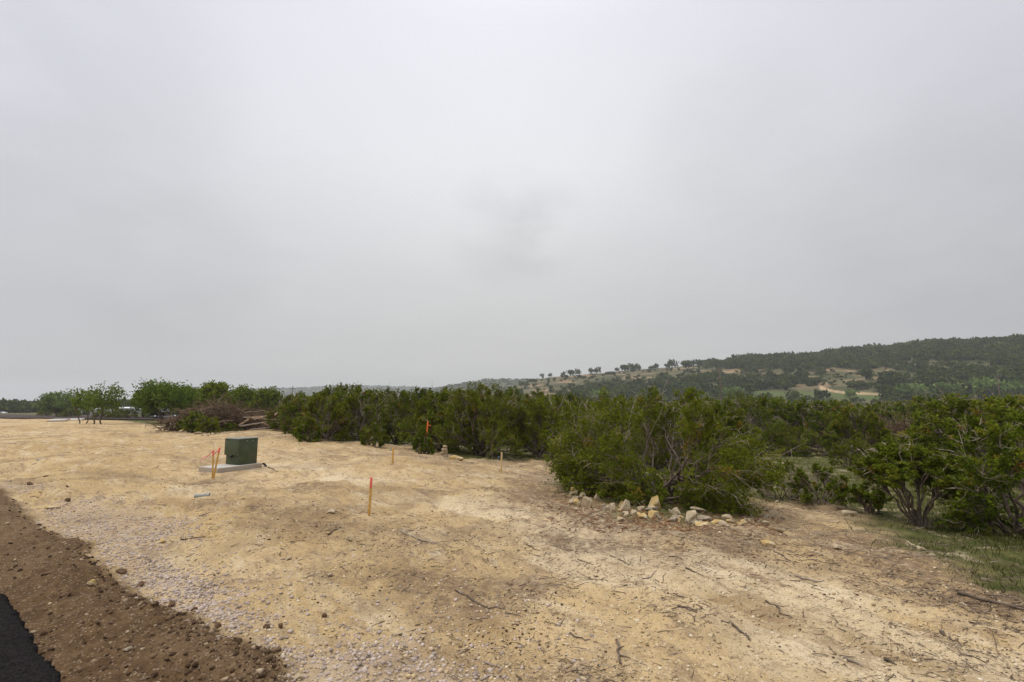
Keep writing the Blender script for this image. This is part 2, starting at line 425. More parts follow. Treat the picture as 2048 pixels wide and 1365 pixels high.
M = {}
M['ground'] = mat_ground()
M['juniper'] = mat_leaf('juniper_foliage', [(0.055, 0.082, 0.007), (0.118, 0.160, 0.010), (0.240, 0.285, 0.024), (0.30, 0.14, 0.03), (0.20, 0.205, 0.018)], 0.5, 0.17)
M['oak'] = mat_leaf('oak_foliage', [(0.065, 0.11, 0.014), (0.125, 0.19, 0.022), (0.21, 0.28, 0.045), (0.22, 0.17, 0.05), (0.16, 0.19, 0.035)], 0.4, 0.35)
M['pale_leaf'] = mat_leaf('pale_green_foliage', [(0.10, 0.155, 0.035), (0.16, 0.235, 0.055), (0.24, 0.32, 0.085), (0.22, 0.24, 0.09), (0.16, 0.22, 0.06)], 0.3, 0.3)
M['far_leaf'] = mat_leaf('far_foliage', [(0.030, 0.046, 0.009), (0.054, 0.076, 0.013), (0.098, 0.124, 0.024), (0.12, 0.10, 0.035), (0.085, 0.088, 0.02)], 0.4, 0.15)
def mat_bark():
    t = NT('bark')
    n = t.ramp(t.noise(14, 5, 0.6), 0.3, 0.7)
    live = t.mix(n, (0.085, 0.062, 0.045), (0.20, 0.155, 0.12))
    bare = t.mix(n, (0.26, 0.20, 0.145), (0.46, 0.38, 0.30))           # weathered bare twigs
    c = t.mix(t.ramp(t.attr('tone'), 0.68, 0.72), live, bare)
    return t.done(t.bsdf(c, 0.95, 0.1, bump=t.noise(45, 5), bump_d=0.01))
M['bark'] = mat_bark()
M['dead_wood'] = mat_simple('weathered_dead_wood', (0.20, 0.155, 0.12), (0.37, 0.315, 0.26), 9, 0.9, 0.1, 0.006)
M['red_brush'] = mat_tone('brown_brush', [(0.085, 0.050, 0.030), (0.155, 0.100, 0.060), (0.235, 0.170, 0.110), (0.38, 0.30, 0.22)])
M['log'] = mat_simple('cut_log', (0.27, 0.18, 0.11), (0.40, 0.29, 0.19), 6, 0.85, 0.15, 0.02, third=(0.17, 0.115, 0.08), tscale=3)
M['stone'] = mat_simple('limestone', (0.38, 0.295, 0.185), (0.55, 0.455, 0.31), 16, 0.95, 0.08, 0.03, third=(0.27, 0.20, 0.125), tscale=9)
M['stone_ochre'] = mat_simple('ochre_limestone', (0.42, 0.28, 0.10), (0.54, 0.41, 0.20), 16, 0.95, 0.08, 0.03, third=(0.54, 0.45, 0.31), tscale=8)
M['stone_grey'] = mat_simple('grey_limestone', (0.235, 0.185, 0.125), (0.37, 0.30, 0.21), 16, 0.95, 0.08, 0.03, third=(0.46, 0.39, 0.29), tscale=4)
M['clod'] = mat_simple('earth_clod', (0.075, 0.045, 0.026), (0.16, 0.10, 0.06), 18, 0.97, 0.05, 0.01)
M['gravel'] = mat_tone('grey_gravel', [(0.27, 0.21, 0.17), (0.40, 0.32, 0.265), (0.52, 0.425, 0.36), (0.56, 0.41, 0.22)])
M['pebble'] = mat_tone('tan_pebbles', [(0.34, 0.25, 0.14), (0.47, 0.36, 0.21), (0.56, 0.45, 0.29), (0.66, 0.57, 0.42)])
M['clods'] = mat_tone('soil_crumbs', [(0.050, 0.029, 0.015), (0.085, 0.050, 0.025), (0.16, 0.10, 0.052), (0.40, 0.30, 0.19)])
M['twig'] = mat_tone('brown_twigs', [(0.060, 0.040, 0.026), (0.105, 0.07, 0.045), (0.16, 0.115, 0.08), (0.30, 0.24, 0.18)])
M['rust_leaf'] = mat_tone('rust_dead_needles', [(0.10, 0.045, 0.022), (0.16, 0.065, 0.028), (0.21, 0.085, 0.032), (0.22, 0.13, 0.07)])
M['grass'] = mat_leaf('grass_blades', [(0.075, 0.090, 0.018), (0.115, 0.125, 0.028), (0.21, 0.19, 0.065), (0.36, 0.29, 0.15)], 0.0, 0.35)
def mat_pad():
    t = NT('concrete')
    c = t.mix(t.ramp(t.noise(6, 5, 0.6), 0.3, 0.7), (0.40, 0.37, 0.32), (0.52, 0.49, 0.44))
    c = t.mix(t.ramp(t.noise(3, 6, 0.7), 0.48, 0.66, 0, 0.75), c, (0.36, 0.265, 0.16))       # dried mud
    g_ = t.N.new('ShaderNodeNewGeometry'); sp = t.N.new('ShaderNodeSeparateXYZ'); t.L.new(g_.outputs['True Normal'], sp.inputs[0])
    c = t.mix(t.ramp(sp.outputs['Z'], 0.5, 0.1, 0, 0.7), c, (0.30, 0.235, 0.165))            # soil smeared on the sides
    return t.done(t.bsdf(c, 0.9, 0.15, bump=t.noise(30, 5), bump_d=0.004))
M['concrete'] = mat_pad()
M['concrete_side'] = mat_simple('dusty_concrete', (0.28, 0.235, 0.185), (0.37, 0.32, 0.26), 5, 0.9, 0.2, 0.003)
M['trans_green'] = mat_simple('green_enamel', (0.044, 0.060, 0.026), (0.056, 0.074, 0.034), 3, 0.5, 0.4, third=(0.070, 0.078, 0.042), tscale=5)
M['trans_lid'] = mat_simple('sky_sheen_green_enamel', (0.10, 0.12, 0.085), (0.17, 0.18, 0.14), 6, 0.35, 0.6)  # lid green made paler to paint in the sky reflected on top
M['trans_dark'] = mat_simple('black_steel', (0.012, 0.012, 0.010), (0.02, 0.02, 0.018), 6, 0.5, 0.5)
M['stake'] = mat_simple('stake_wood', (0.50, 0.27, 0.06), (0.62, 0.38, 0.12), 20, 0.8, 0.2, third=(0.36, 0.17, 0.03), tscale=9)
M['stake_pale'] = mat_simple('pale_stake_wood', (0.56, 0.38, 0.18), (0.66, 0.48, 0.26), 20, 0.8, 0.2)
M['pink'] = mat_simple('pink_paint', (0.80, 0.13, 0.10), (0.85, 0.20, 0.16), 10, 0.6, 0.3)
M['pink_tape'] = mat_simple('pink_tape', (0.82, 0.18, 0.24), (0.85, 0.27, 0.33), 10, 0.5, 0.3)
M['blue'] = mat_simple('blue_paint', (0.03, 0.09, 0.28), (0.05, 0.14, 0.36), 10, 0.6, 0.3)
M['blue_tape'] = mat_simple('blue_tape', (0.10, 0.14, 0.26), (0.14, 0.18, 0.32), 10, 0.5, 0.3)
M['orange'] = mat_simple('orange_paint', (0.80, 0.16, 0.03), (0.85, 0.22, 0.05), 10, 0.6, 0.3)
M['asphalt'] = mat_simple('asphalt', (0.007, 0.006, 0.006), (0.034, 0.030, 0.029), 90, 1.0, 0.02, 0.02)
M['old_road'] = mat_simple('old_asphalt', (0.050, 0.036, 0.032), (0.075, 0.055, 0.048), 1.5, 0.95, 0.1)
M['pole'] = mat_simple('pole_wood', (0.10, 0.075, 0.055), (0.16, 0.12, 0.09), 4, 0.9, 0.1)
M['white_metal'] = mat_simple('white_metal', (0.68, 0.69, 0.70), (0.78, 0.79, 0.80), 0.5, 0.5, 0.4)
M['shed_wall'] = mat_simple('shed_wall', (0.36, 0.37, 0.37), (0.46, 0.47, 0.47), 0.6, 0.8, 0.2)
M['car_paint'] = mat_simple('dark_car_paint', (0.012, 0.014, 0.017), (0.016, 0.018, 0.022), 2, 0.25, 0.6)
M['glass'] = mat_simple('car_glass', (0.05, 0.06, 0.065), (0.07, 0.08, 0.085), 2, 0.08, 0.8)
M['rubber'] = mat_simple('rubber', (0.012, 0.012, 0.012), (0.02, 0.02, 0.02), 20, 0.8, 0.2)
M['rim'] = mat_simple('alloy', (0.45, 0.45, 0.46), (0.55, 0.55, 0.56), 5, 0.35, 0.5, metal=0.8)
M['lamp'] = mat_simple('lamp_lens', (0.6, 0.62, 0.65), (0.7, 0.72, 0.75), 5, 0.1, 0.6)
M['pvc'] = mat_simple('grey_plastic', (0.27, 0.28, 0.26), (0.36, 0.36, 0.33), 9, 0.6, 0.3)

# ------------------------------------------------------------------ mesh helpers
class MB:
    """collects vertices and faces as arrays; build() links ONE mesh object"""
    def __init__(s): s.v = []; s.f = []; s.t = []; s.n = 0
    def add(s, v, f, tone=0.5):
        v = np.asarray(v, float).reshape(-1, 3); f = np.asarray(f, np.int64)
        s.v.append(v); s.f.append(f + s.n); s.n += len(v)
        s.t.append(np.full(len(v), tone) if np.isscalar(tone) else np.asarray(tone, float))
    def tube(s, pts, rad, k=6, tone=0.5, cap=True):
        pts = np.asarray(pts, float); n = len(pts)
        rad = np.full(n, rad) if np.isscalar(rad) else np.asarray(rad, float)
        tg = np.gradient(pts, axis=0); tg /= np.linalg.norm(tg, axis=1)[:, None] + 1e-9
        ref = np.array([0.31, 0.17, 0.93]) if abs(tg[0] @ np.array([0.31, 0.17, 0.93])) < 0.9 else np.array([1.0, 0, 0])
        a = np.cross(tg, ref); a /= np.linalg.norm(a, axis=1)[:, None] + 1e-9
        b = np.cross(tg, a)
        th = np.arange(k) * 2 * math.pi / k
        ring = np.cos(th)[None, :, None] * a[:, None, :] + np.sin(th)[None, :, None] * b[:, None, :]
        v = pts[:, None, :] + rad[:, None, None] * ring
        i = np.arange(n - 1)[:, None] * k; j = np.arange(k)[None, :]; j2 = (j + 1) % k
        f = np.stack([i + j, i + j2, i + k + j2, i + k + j], -1).reshape(-1, 4)
        s.add(v, f, tone)
        if cap and k >= 3:
            c0 = s.n - n * k
            for start in (c0, c0 + (n - 1) * k):
                if k == 4: s.f.append(np.array([[start, start + 1, start + 2, start + 3]]))
                else: s.f.append(np.array([[start, start + q, start + q + 1] for q in range(1, k - 1)]))
    def box(s, c, d, rot=0.0, tone=0.5):
        c = np.array(c, float); hx, hy, hz = np.array(d, float) / 2
        v = np.array([(sx * hx, sy * hy, sz * hz) for sx in (-1, 1) for sy in (-1, 1) for sz in (-1, 1)])
        ca, sa = math.cos(rot), math.sin(rot)
        v = np.stack([v[:, 0] * ca - v[:, 1] * sa, v[:, 0] * sa + v[:, 1] * ca, v[:, 2]], -1) + c
        s.add(v, [(0, 1, 3, 2), (4, 6, 7, 5), (0, 4, 5, 1), (2, 3, 7, 6), (0, 2, 6, 4), (1, 5, 7, 3)], tone)
    def mesh(s, name, mat, smooth_=False):
        me = bpy.data.meshes.new(name)
        v = np.concatenate(s.v); t = np.concatenate(s.t)
        me.vertices.add(len(v)); me.vertices.foreach_set('co', v.astype(np.float32).ravel())
        loops = np.concatenate([f.ravel() for f in s.f])
        tot = np.concatenate([np.full(len(f), f.shape[1]) for f in s.f])
        st = np.concatenate([[0], np.cumsum(tot)[:-1]])
        me.loops.add(len(loops)); me.loops.foreach_set('vertex_index', loops.astype(np.int32))
        me.polygons.add(len(tot)); me.polygons.foreach_set('loop_start', st.astype(np.int32))
        if smooth_: me.polygons.foreach_set('use_smooth', np.ones(len(tot), bool))
        me.update(calc_edges=True)
        a = me.attributes.new('tone', 'FLOAT', 'POINT'); a.data.foreach_set('value', t.astype(np.float32))
        me.materials.append(M[mat])
        return me
    def build(s, name, mat, parent=None, smooth_=False, loc=None):
        o = bpy.data.objects.new(name, s.mesh(name, mat, smooth_)); COL.objects.link(o)
        if parent is not None: o.parent = parent
        if loc is not None: o.location = loc
        return o

def tag(o, label=None, cat=None, group=None, kind=None):
    if label: o['label'] = label
    if cat: o['category'] = cat
    if group: o['group'] = group
    if kind: o['kind'] = kind
    return o

def empty(name, loc, rz=0.0):
    o = bpy.data.objects.new(name, None); COL.objects.link(o)
    o.location = loc; o.rotation_euler = (0, 0, rz); o.empty_display_size = 0.2
    return o

def child(name, mesh, parent):
    o = bpy.data.objects.new(name, mesh); COL.objects.link(o); o.parent = parent
    return o

def unit(v): return v / (np.linalg.norm(v, axis=-1, keepdims=True) + 1e-9)

def curve_pts(a, b, n, wob, g, sag=0.0):
    a = np.asarray(a, float); b = np.asarray(b, float)
    t = np.linspace(0, 1, n)[:, None]
    p = a + (b - a) * t
    off = g.normal(0, 1, (n, 3)); off = np.cumsum(off, 0); off -= off[0] + (off[-1] - off[0]) * t
    L = np.linalg.norm(b - a)
    p = p + off * wob * L / max(1, n) ** 0.5
    p[:, 2] += sag * L * 4 * (t[:, 0] * (1 - t[:, 0]))
    return p

# ------------------------------------------------------------------ ground sheet
def build_ground():
    ang = np.concatenate([np.arange(-50, 50.001, 0.165), np.arange(52, 308.001, 2.0)])
    rr = [0.35]
    while rr[-1] < 4000:
        r = rr[-1]
        dr = min(max(0.0105, r * r / 800.0), 0.012 * r) if r > 1.5 else 0.08
        if r > 300: dr = min(dr, 14 if r < 1700 else 60)
        if r > 1700: dr = 40
        rr.append(r + dr)
    rr = np.array(rr)
    A, Rr = np.meshgrid(np.radians(ang), rr)
    X = Rr * np.sin(A); Y = Rr * np.cos(A)
    Z = H(X, Y)
    nr, na = X.shape
    x, y = X.ravel(), Y.ravel(); r = Rr.ravel()
    zone = {k: np.zeros(x.shape) for k in ('scrub', 'soil', 'litter', 'pale', 'damp', 'gravel', 'hill', 'ledge', 'field', 'track')}
    near = r < 140
    m = masks(x[near], y[near])
    zone['scrub'][near] = m['scrub']; zone['scrub'][~near] = 1.0
    zone['soil'][near] = m['soil']
    u, v = project(x, y, Z.ravel())
    # litter: along the cleared edge, plus drifts of chipped twigs pushed about by the machine
    lit = 0.9 * m['edge']
    xn, yn = x[near], y[near]
    un, vn = u[near], v[near]
    drift = lambda cu, cv, su, sv, a: a * np.exp(-((un - cu) / su) ** 2 - ((vn - cv) / sv) ** 2)
    lit = lit + drift(1450, 1085, 330, 45, 0.30) + drift(1800, 1112, 150, 34, 1.2) + drift(1640, 1075, 160, 26, 0.35) + drift(820, 1080, 230, 34, 0.75) + drift(780, 1155, 120, 18, 0.9) + drift(620, 1045, 120, 20, 0.6) + drift(480, 870, 250, 8, 0.5) + drift(980, 930, 110, 18, 0.6) + drift(1120, 985, 90, 40, 0.6) + drift(1180, 990, 120, 60, 0.6)
    lit = lit + drift(1020, 960, 160, 40, 0.35) + drift(760, 1160, 170, 35, 0.5) + drift(1150, 1345, 130, 30, 0.7) + drift(700, 905, 160, 16, 0.5) + drift(1985, 1203, 90, 10, 1.2)
    lit = lit + 0.75 * smooth(0.06, 0.4, fbm(xn * 0.7, yn * 0.7, 4, 71))
    zone['litter'][near] = np.clip(lit * (0.7 + 1.3 * fbm(xn * 1.7, yn * 1.7, 4, 75)), 0, 1) * (1 - m['soil'])
    def band(pts, w, amt):
        P = [hit(*q) for q in pts]; d = np.full(xn.shape, 1e9)
        for i in range(len(P) - 1):
            ex, ey = P[i + 1].x - P[i].x, P[i + 1].y - P[i].y
            tt = np.clip(((xn - P[i].x) * ex + (yn - P[i].y) * ey) / (ex * ex + ey * ey), 0, 1)
            d = np.minimum(d, np.hypot(xn - P[i].x - tt * ex, yn - P[i].y - tt * ey))
        return amt * np.exp(-(d / w) ** 2), d
    bw = 0.55 + 1.3 * fbm(xn * 0.9, yn * 0.9, 4, 73) + 0.5 * fbm(xn * 4, yn * 4, 3, 74)
    main, dmain = band([(560, 930), (740, 962), (960, 1012), (1200, 1095), (1500, 1185), (1800, 1275), (2048, 1345)], 0.55, 0.9)
    pale = main + band([(900, 955), (1080, 950), (1190, 1020), (1350, 1095), (1600, 1170)], 0.3, 0.7)[0] + band([(1090, 1120), (1180, 1160), (1300, 1166)], 0.14, 0.9)[0]
    pale = pale + band([(1560, 1330), (1800, 1305), (2048, 1285)], 0.30, 0.8)[0] + band([(430, 1110), (520, 1130)], 0.3, 0.4)[0]
    zone['pale'][near] = np.clip(pale * bw * 1.2, 0, 0.62)
    damp = band([(540, 985), (740, 976), (880, 992)], 0.22, 0.9)[0] + band([(1380, 1165), (1480, 1210), (1580, 1255), (1720, 1295), (1880, 1335)], 0.22, 0.9)[0] + band([(1890, 1186), (2060, 1206)], 0.35, 0.9)[0]
    damp = damp + band([(300, 1000), (560, 1012), (760, 1062)], 0.35, 0.6)[0] + band([(430, 1000), (650, 1090), (900, 1190), (1120, 1300)], 0.28, 0.7)[0] + band([(-100, 885), (200, 892), (430, 925)], 1.3, 0.55)[0] + band([(620, 1330), (900, 1290), (1150, 1340)], 0.2, 0.6)[0]
    zone['damp'][near] = np.clip(damp * (0.6 + 1.6 * fbm(xn * 1.4, yn * 1.4, 4, 76)) * 1.35, 0, 0.85)
    zone['gravel'][near] = m['gravel']
    # distant zones
    zone['hill'] = smooth(150, 320, r)
    fr = (y > 100) & (r < 900)
    led = in_poly(u, v, np.array([(1020, 790), (1050, 762), (1200, 745), (1380, 735), (1480, 738), (1640, 735), (1790, 740), (1790, 775), (1640, 780), (1460, 760), (1300, 790), (1100, 796)]))
    zone['ledge'] = np.where(fr & led, 1.0, 0.0)
    tr = smooth(3, 1, np.abs(v - np.interp(u, [1640, 1650, 1690, 1762], [774, 780, 786, 789])) - 3 * smooth(1665, 1645, u)) * (u > 1640) * (u < 1765)
    tr = np.maximum(tr, smooth(3.5, 1, np.abs(v - np.interp(u, [1766, 1785, 1800, 1820], [739, 744, 750, 752]))) * (u > 1768) * (u < 1820))
    zone['track'] = np.where(fr & (r > 300), tr, 0)
    fld = in_poly(u, v, np.array([(1500, 782), (1600, 783), (1660, 785), (1765, 790), (1765, 803), (1490, 803)]))
    zone['field'] = np.where(fr & (r > 250) & fld, 1.0, 0.0)
    # real roughness of the scraped ground
    nz = fbm(xn * 0.55, yn * 0.55, 3, 51) * 0.12 + fbm(xn * 2.1, yn * 2.1, 3, 53) * 0.075 + fbm(xn * 9, yn * 9, 3, 57) * 0.026
    nz = nz + np.maximum(0, fbm(xn * 16, yn * 16, 2, 58)) * (0.012 + 0.04 * m['soil']) + fbm(xn * 38, yn * 38, 2, 59) * 0.012 * m['soil']
    nz = nz + 0.05 * m['soil'] * np.exp(-((m['soil_d'] + 0.25) / 0.25) ** 2)       # windrow of soil along its edge
    for off in (-0.42, 0.42):
        nz = nz - 0.022 * np.exp(-((dmain - abs(off)) / 0.10) ** 2)      # shallow wheel ruts
    for a_, b_ in (((1590, 1030), (1700, 1112)), ((1640, 1030), (1752, 1104))):
        A_, B_ = hit(*a_), hit(*b_); ex, ey = B_.x - A_.x, B_.y - A_.y; L_ = math.hypot(ex, ey); ex /= L_; ey /= L_
        al = (xn - A_.x) * ex + (yn - A_.y) * ey; ac = -(xn - A_.x) * ey + (yn - A_.y) * ex
        on_ = smooth(-0.1, 0.1, al) * smooth(L_ + 0.1, L_ - 0.1, al) * np.exp(-(ac / 0.13) ** 4)
        nz = nz - on_ * (0.012 + 0.022 * (np.sin(al * 2 * math.pi / 0.19) > 0.1))             # cleat marks of a tracked machine
    rl = m['road_d']
    fade = smooth(0.02, 0.35, rl)
    nz = nz * fade - 0.06 * (1 - smooth(0.0, 0.3, rl))
    # level seat for the transformer pad
    nz = nz * smooth(0.9, 1.6, np.hypot(xn - PADC[0], yn - PADC[1]))
    # paired wheel cleat marks near the far edge
    Zf = Z.ravel().copy()
    Zf[near] += nz * (1 - 0.6 * smooth(30, 75, r[near]))
    co = np.stack([x, y, Zf], -1)
    me = bpy.data.meshes.new('ground')
    i = np.arange(nr - 1)[:, None] * na; j = np.arange(na)[None, :]; j2 = (j + 1) % na
    q = np.stack([i + j, i + na + j, i + na + j2, i + j2], -1).reshape(-1, 4)
    me.vertices.add(len(co)); me.vertices.foreach_set('co', co.astype(np.float32).ravel())
    me.loops.add(q.size); me.loops.foreach_set('vertex_index', q.astype(np.int32).ravel())
    me.polygons.add(len(q)); me.polygons.foreach_set('loop_start', (np.arange(len(q)) * 4).astype(np.int32))
    me.polygons.foreach_set('use_smooth', np.ones(len(q), bool))
    me.update(calc_edges=True)
    for k, a in zone.items():
        at = me.attributes.new(k, 'FLOAT', 'POINT'); at.data.foreach_set('value', a.astype(np.float32))
    # close the small hole under the viewer
    me.materials.append(M['ground'])
    o = bpy.data.objects.new('ground', me); COL.objects.link(o)
    tag(o, kind='structure')
    # near-grid lookup for placing things on the rough surface
    nf = int((ang <= 50.0005).sum())
    return (np.radians(ang[:nf]), rr, Zf.reshape(nr, na)[:, :nf])

PADQ = hit(487, 938)
PADC = (PADQ.x, PADQ.y)
GA, GR, GZ = build_ground()
GSTEP = GA[1] - GA[0]

def gz(x, y):
    """height of the built ground sheet (with its roughness)"""
    x = np.asarray(x, float); y = np.asarray(y, float)
    a = np.arctan2(x, y); r = np.hypot(x, y)
    fa = np.clip((a - GA[0]) / GSTEP, 0, len(GA) - 1.001); ia = fa.astype(int); fa = fa - ia
    ir = np.clip(np.searchsorted(GR, r) - 1, 0, len(GR) - 2); frr = np.clip((r - GR[ir]) / (GR[ir + 1] - GR[ir]), 0, 1)
    return (GZ[ir, ia] * (1 - fa) + GZ[ir, ia + 1] * fa) * (1 - frr) + (GZ[ir + 1, ia] * (1 - fa) + GZ[ir + 1, ia + 1] * fa) * frr

def on(px, py):
    q = hit(px, py)
    q.z = float(gz(q.x, q.y)); return q

# asphalt road beside the viewer: a real slab with a ragged crumbling edge
def build_road():
    g = np.random.default_rng(3)
    pts = []
    n = len(ROAD)
    edge = ROAD[:8]
    P = []
    for i in range(len(edge) - 1):
        L = np.hypot(*(edge[i + 1] - edge[i])); k = max(2, int(L / 0.012)); k = min(k, 400)
        for t in np.linspace(0, 1, k, endpoint=False): P.append(edge[i] + (edge[i + 1] - edge[i]) * t)
    P = np.array(P)
    d = unit(np.gradient(P, axis=0)); nrm = np.stack([-d[:, 1], d[:, 0]], -1)
    if (nrm[len(P) // 2] @ (P[len(P) // 2] - np.array([-6.0, -2.0]))) < 0: nrm = -nrm
    s = np.arange(len(P)) * 0.012
    off = fbm(s * 2.2, s * 0 + 3.1, 5, 91, 0.6) * 0.05 + vnoise(s * 38, s * 0 + 1.2, 92) * 0.035 + vnoise(s * 90, s * 0 + 4.2, 93) * 0.02
    E = P + nrm * off[:, None]
    mb = MB()
    prof = [(-0.0, -0.10), (0.0, 0.008), (-0.02, 0.022), (-0.10, 0.028), (-0.5, 0.03), (-1.5, 0.035), (-7.0, 0.05)]
    rows = []
    for w, z in prof:
        q = E + nrm * w
        rows.append(np.stack([q[:, 0], q[:, 1], np.full(len(q), z) + fbm(q[:, 0] * 30, q[:, 1] * 30, 2, 95) * 0.006], -1))
    V = np.stack(rows, 0); a, b = V.shape[:2]
    i = np.arange(a - 1)[:, None] * b; j = np.arange(b - 1)[None, :]
    f = np.stack([i + j, i + j + 1, i + b + j + 1, i + b + j], -1).reshape(-1, 4)
    mb.add(V.reshape(-1, 3), f)
    o = mb.build('asphalt_road', 'asphalt')
    tag(o, 'black asphalt edge of the near road in the corner', 'road', kind='structure')
build_road()

# ------------------------------------------------------------------ plants
def add_sprigs(mb, P, D, g, nb, L, wd, spread=0.75, tone=None):
    """at each point a spray of nb narrow blades around direction D"""
    n = len(P)
    if n == 0: return
    p = np.repeat(P, nb, 0); d = np.repeat(D, nb, 0)
    q = unit(d + g.normal(0, spread, (n * nb, 3)))
    ln = L * g.uniform(0.55, 1.25, (n * nb, 1)); w = wd * g.uniform(0.7, 1.3, (n * nb, 1))
    side = unit(np.cross(q, g.normal(0, 1, (n * nb, 3))))
    a = p - q * ln * 0.15
    mid = a + q * ln * 0.55
    v = np.stack([a, mid + side * w, a + q * ln, mid - side * w], 1).reshape(-1, 3)
    f = np.arange(n * nb * 4).reshape(-1, 4)
    tn = g.uniform(0, 1, n) if tone is None else tone
    tn = np.clip(np.repeat(tn, nb) + g.normal(0, 0.06, n * nb), 0, 1)
    mb.add(v, f, np.repeat(tn, 4))

def make_shrub(seed, Rw, Ht, lobes=14, sub=14, per=7, nb=9, L=0.10, wd=0.014, stems=5, low=0.10, dead=0.16, twig=0.006, flat=0.85, trunk=0.05, open_=0.0, lob=(0.28, 0.46), skirt=0.85):
    """many-stemmed juniper: stems from the ground to lobes, branchlets in each lobe, sprigs on their outer half.
    returns (wood mesh builder, foliage mesh builder)"""
    g = np.random.default_rng(seed)
    wood, leaf = MB(), MB()
    bases = [np.array([g.normal(0, 0.10) * Rw, g.normal(0, 0.10) * Rw, -0.08]) for _ in range(stems)]
    for i in range(lobes):
        t = low + (1 - low) * ((i + g.uniform(0, 1)) / lobes)
        t = t ** skirt
        prof = math.sqrt(max(0.05, 1 - ((t - 0.30) / 0.72) ** 2)) if t > 0.3 else (0.72 + 0.28 * t / 0.3)
        ph = i * 2.39996 + g.normal(0, 0.35)
        rl = g.uniform(*lob) * (1.0 - 0.25 * t)
        rad = max(0.0, prof - rl * 0.75) * g.uniform(0.70, 1.05)
        c = np.array([math.cos(ph) * rad * Rw, math.sin(ph) * rad * Rw, (t * (1 - rl * 0.55)) * Ht])
        lr = np.array([rl * Rw, rl * Rw, rl * flat * min(Ht, Rw * 1.3)]) * g.uniform(0.8, 1.15)
        b = bases[g.integers(len(bases))]
        mid = b + (c - b) * 0.5 + np.array([0, 0, 0.12 * Ht]) * g.uniform(-0.6, 0.8)
        n = 9
        tt = np.linspace(0, 1, n)[:, None]
        line = (1 - tt) ** 2 * b + 2 * tt * (1 - tt) * mid + tt ** 2 * c
        line[1:-1] += g.normal(0, 0.025 * Rw, (n - 2, 3))
        wood.tube(line, np.linspace(trunk * g.uniform(0.7, 1.1), trunk * 0.28, n), 6)
        nsub = int(sub * g.uniform(0.7, 1.3))
        for k in range(nsub):
            d = g.normal(0, 1, 3) + np.array([math.cos(ph) * 0.55, math.sin(ph) * 0.55, 0.35])
            d = d / np.linalg.norm(d)
            e = c + d * lr * g.uniform(0.75, 1.08)
            if e[2] < 0.04: e[2] = 0.04 + 0.05 * g.uniform()
            s0 = line[-1 - int(g.integers(0, 4))]
            tw = curve_pts(s0, e, 5, 0.10, g, 0.06)
            is_dead = g.uniform() < dead
            if is_dead:
                ex = e + (e - s0) * g.uniform(0.0, 0.25)
                tw = curve_pts(s0, ex, 6, 0.12, g, -0.03)
                wood.tube(tw, np.linspace(twig * 1.4, twig * 0.5, 6), 4, 0.9, cap=False)
                for _ in range(6):
                    q = tw[int(g.integers(2, 6))]
                    e2 = q + unit(d + g.normal(0, 0.6, 3)) * lr.mean() * g.uniform(0.25, 0.75)
                    wood.tube(curve_pts(q, e2, 4, 0.12, g), np.linspace(twig * 0.8, twig * 0.3, 4), 3, 0.9, cap=False)
                if g.uniform() < 0.6: continue
            else:
                wood.tube(tw, np.linspace(twig * 1.6, twig * 0.6, 5), 3, cap=False)
            if g.uniform() < open_: continue
            m = max(2, int(per * g.uniform(0.6, 1.4)))
            u = (0.45 + 0.57 * g.uniform(0, 1, m) ** 0.6)[:, None]
            P = s0 + (e - s0) * u + g.normal(0, 0.075, (m, 3)) * lr * 1.3
            P[:, 2] = np.maximum(P[:, 2], 0.03)
            D = unit(d + np.array([0, 0, 0.22]) + g.normal(0, 0.35, (m, 3)))
            tone = np.clip(g.normal(0.47, 0.2) + g.normal(0, 0.15, m) + 0.15 * (u[:, 0] - 0.8), 0, 0.94)
            if g.uniform() < 0.016: tone[:] = 1.0
            add_sprigs(leaf, P, D, g, nb, L, wd, 0.7, tone)
    V = np.concatenate(leaf.v)
    kz = Ht / np.percentile(V[:, 2], 99.5); kr = Rw / np.percentile(np.hypot(V[:, 0], V[:, 1]), 96)
    for b in (wood, leaf):
        for v in b.v: v *= np.array([kr, kr, kz])
    return wood, leaf

def plant_from(name, builders, mats, parts, loc, rz=0.0):
    e = empty(name, loc, rz)
    for b, m, p in zip(builders, mats, parts):
        if b.n: b.build(p, m, e)
    return e

J_MATS = ('bark', 'juniper'); J_PARTS = ('trunk', 'crown')

def dims(px, base_y, w, top_y):
    """base point, half width and height in metres for something seen at these pixels"""
    q = on(px, base_y)
    zt_ray = ray(px, top_y); zt = EYE + zt_ray[2] / zt_ray[1] * q.y
    d = ray(px, base_y); scale = q.y / d[1]
    return q, 0.5 * w * scale, zt - q.z

GJ = 'junipers standing nearest the clearing'
def near_juniper(seed, px, by, w, ty, label, push=0.0, along=None, **kw):
    q, hw, ht = dims(px, by, w, ty)
    k = 1.0 + push / q.y
    q = Vector((q.x * k, q.y * k, 0)); q.z = float(gz(q.x, q.y))
    e = plant_from('juniper', make_shrub(seed, hw, ht, **kw), J_MATS, J_PARTS, q)
    if along: e.rotation_euler[2] = R(along[0]); e.scale = (along[1], along[2], 1)
    tag(e, label, 'juniper', GJ)
    return e, hw, ht

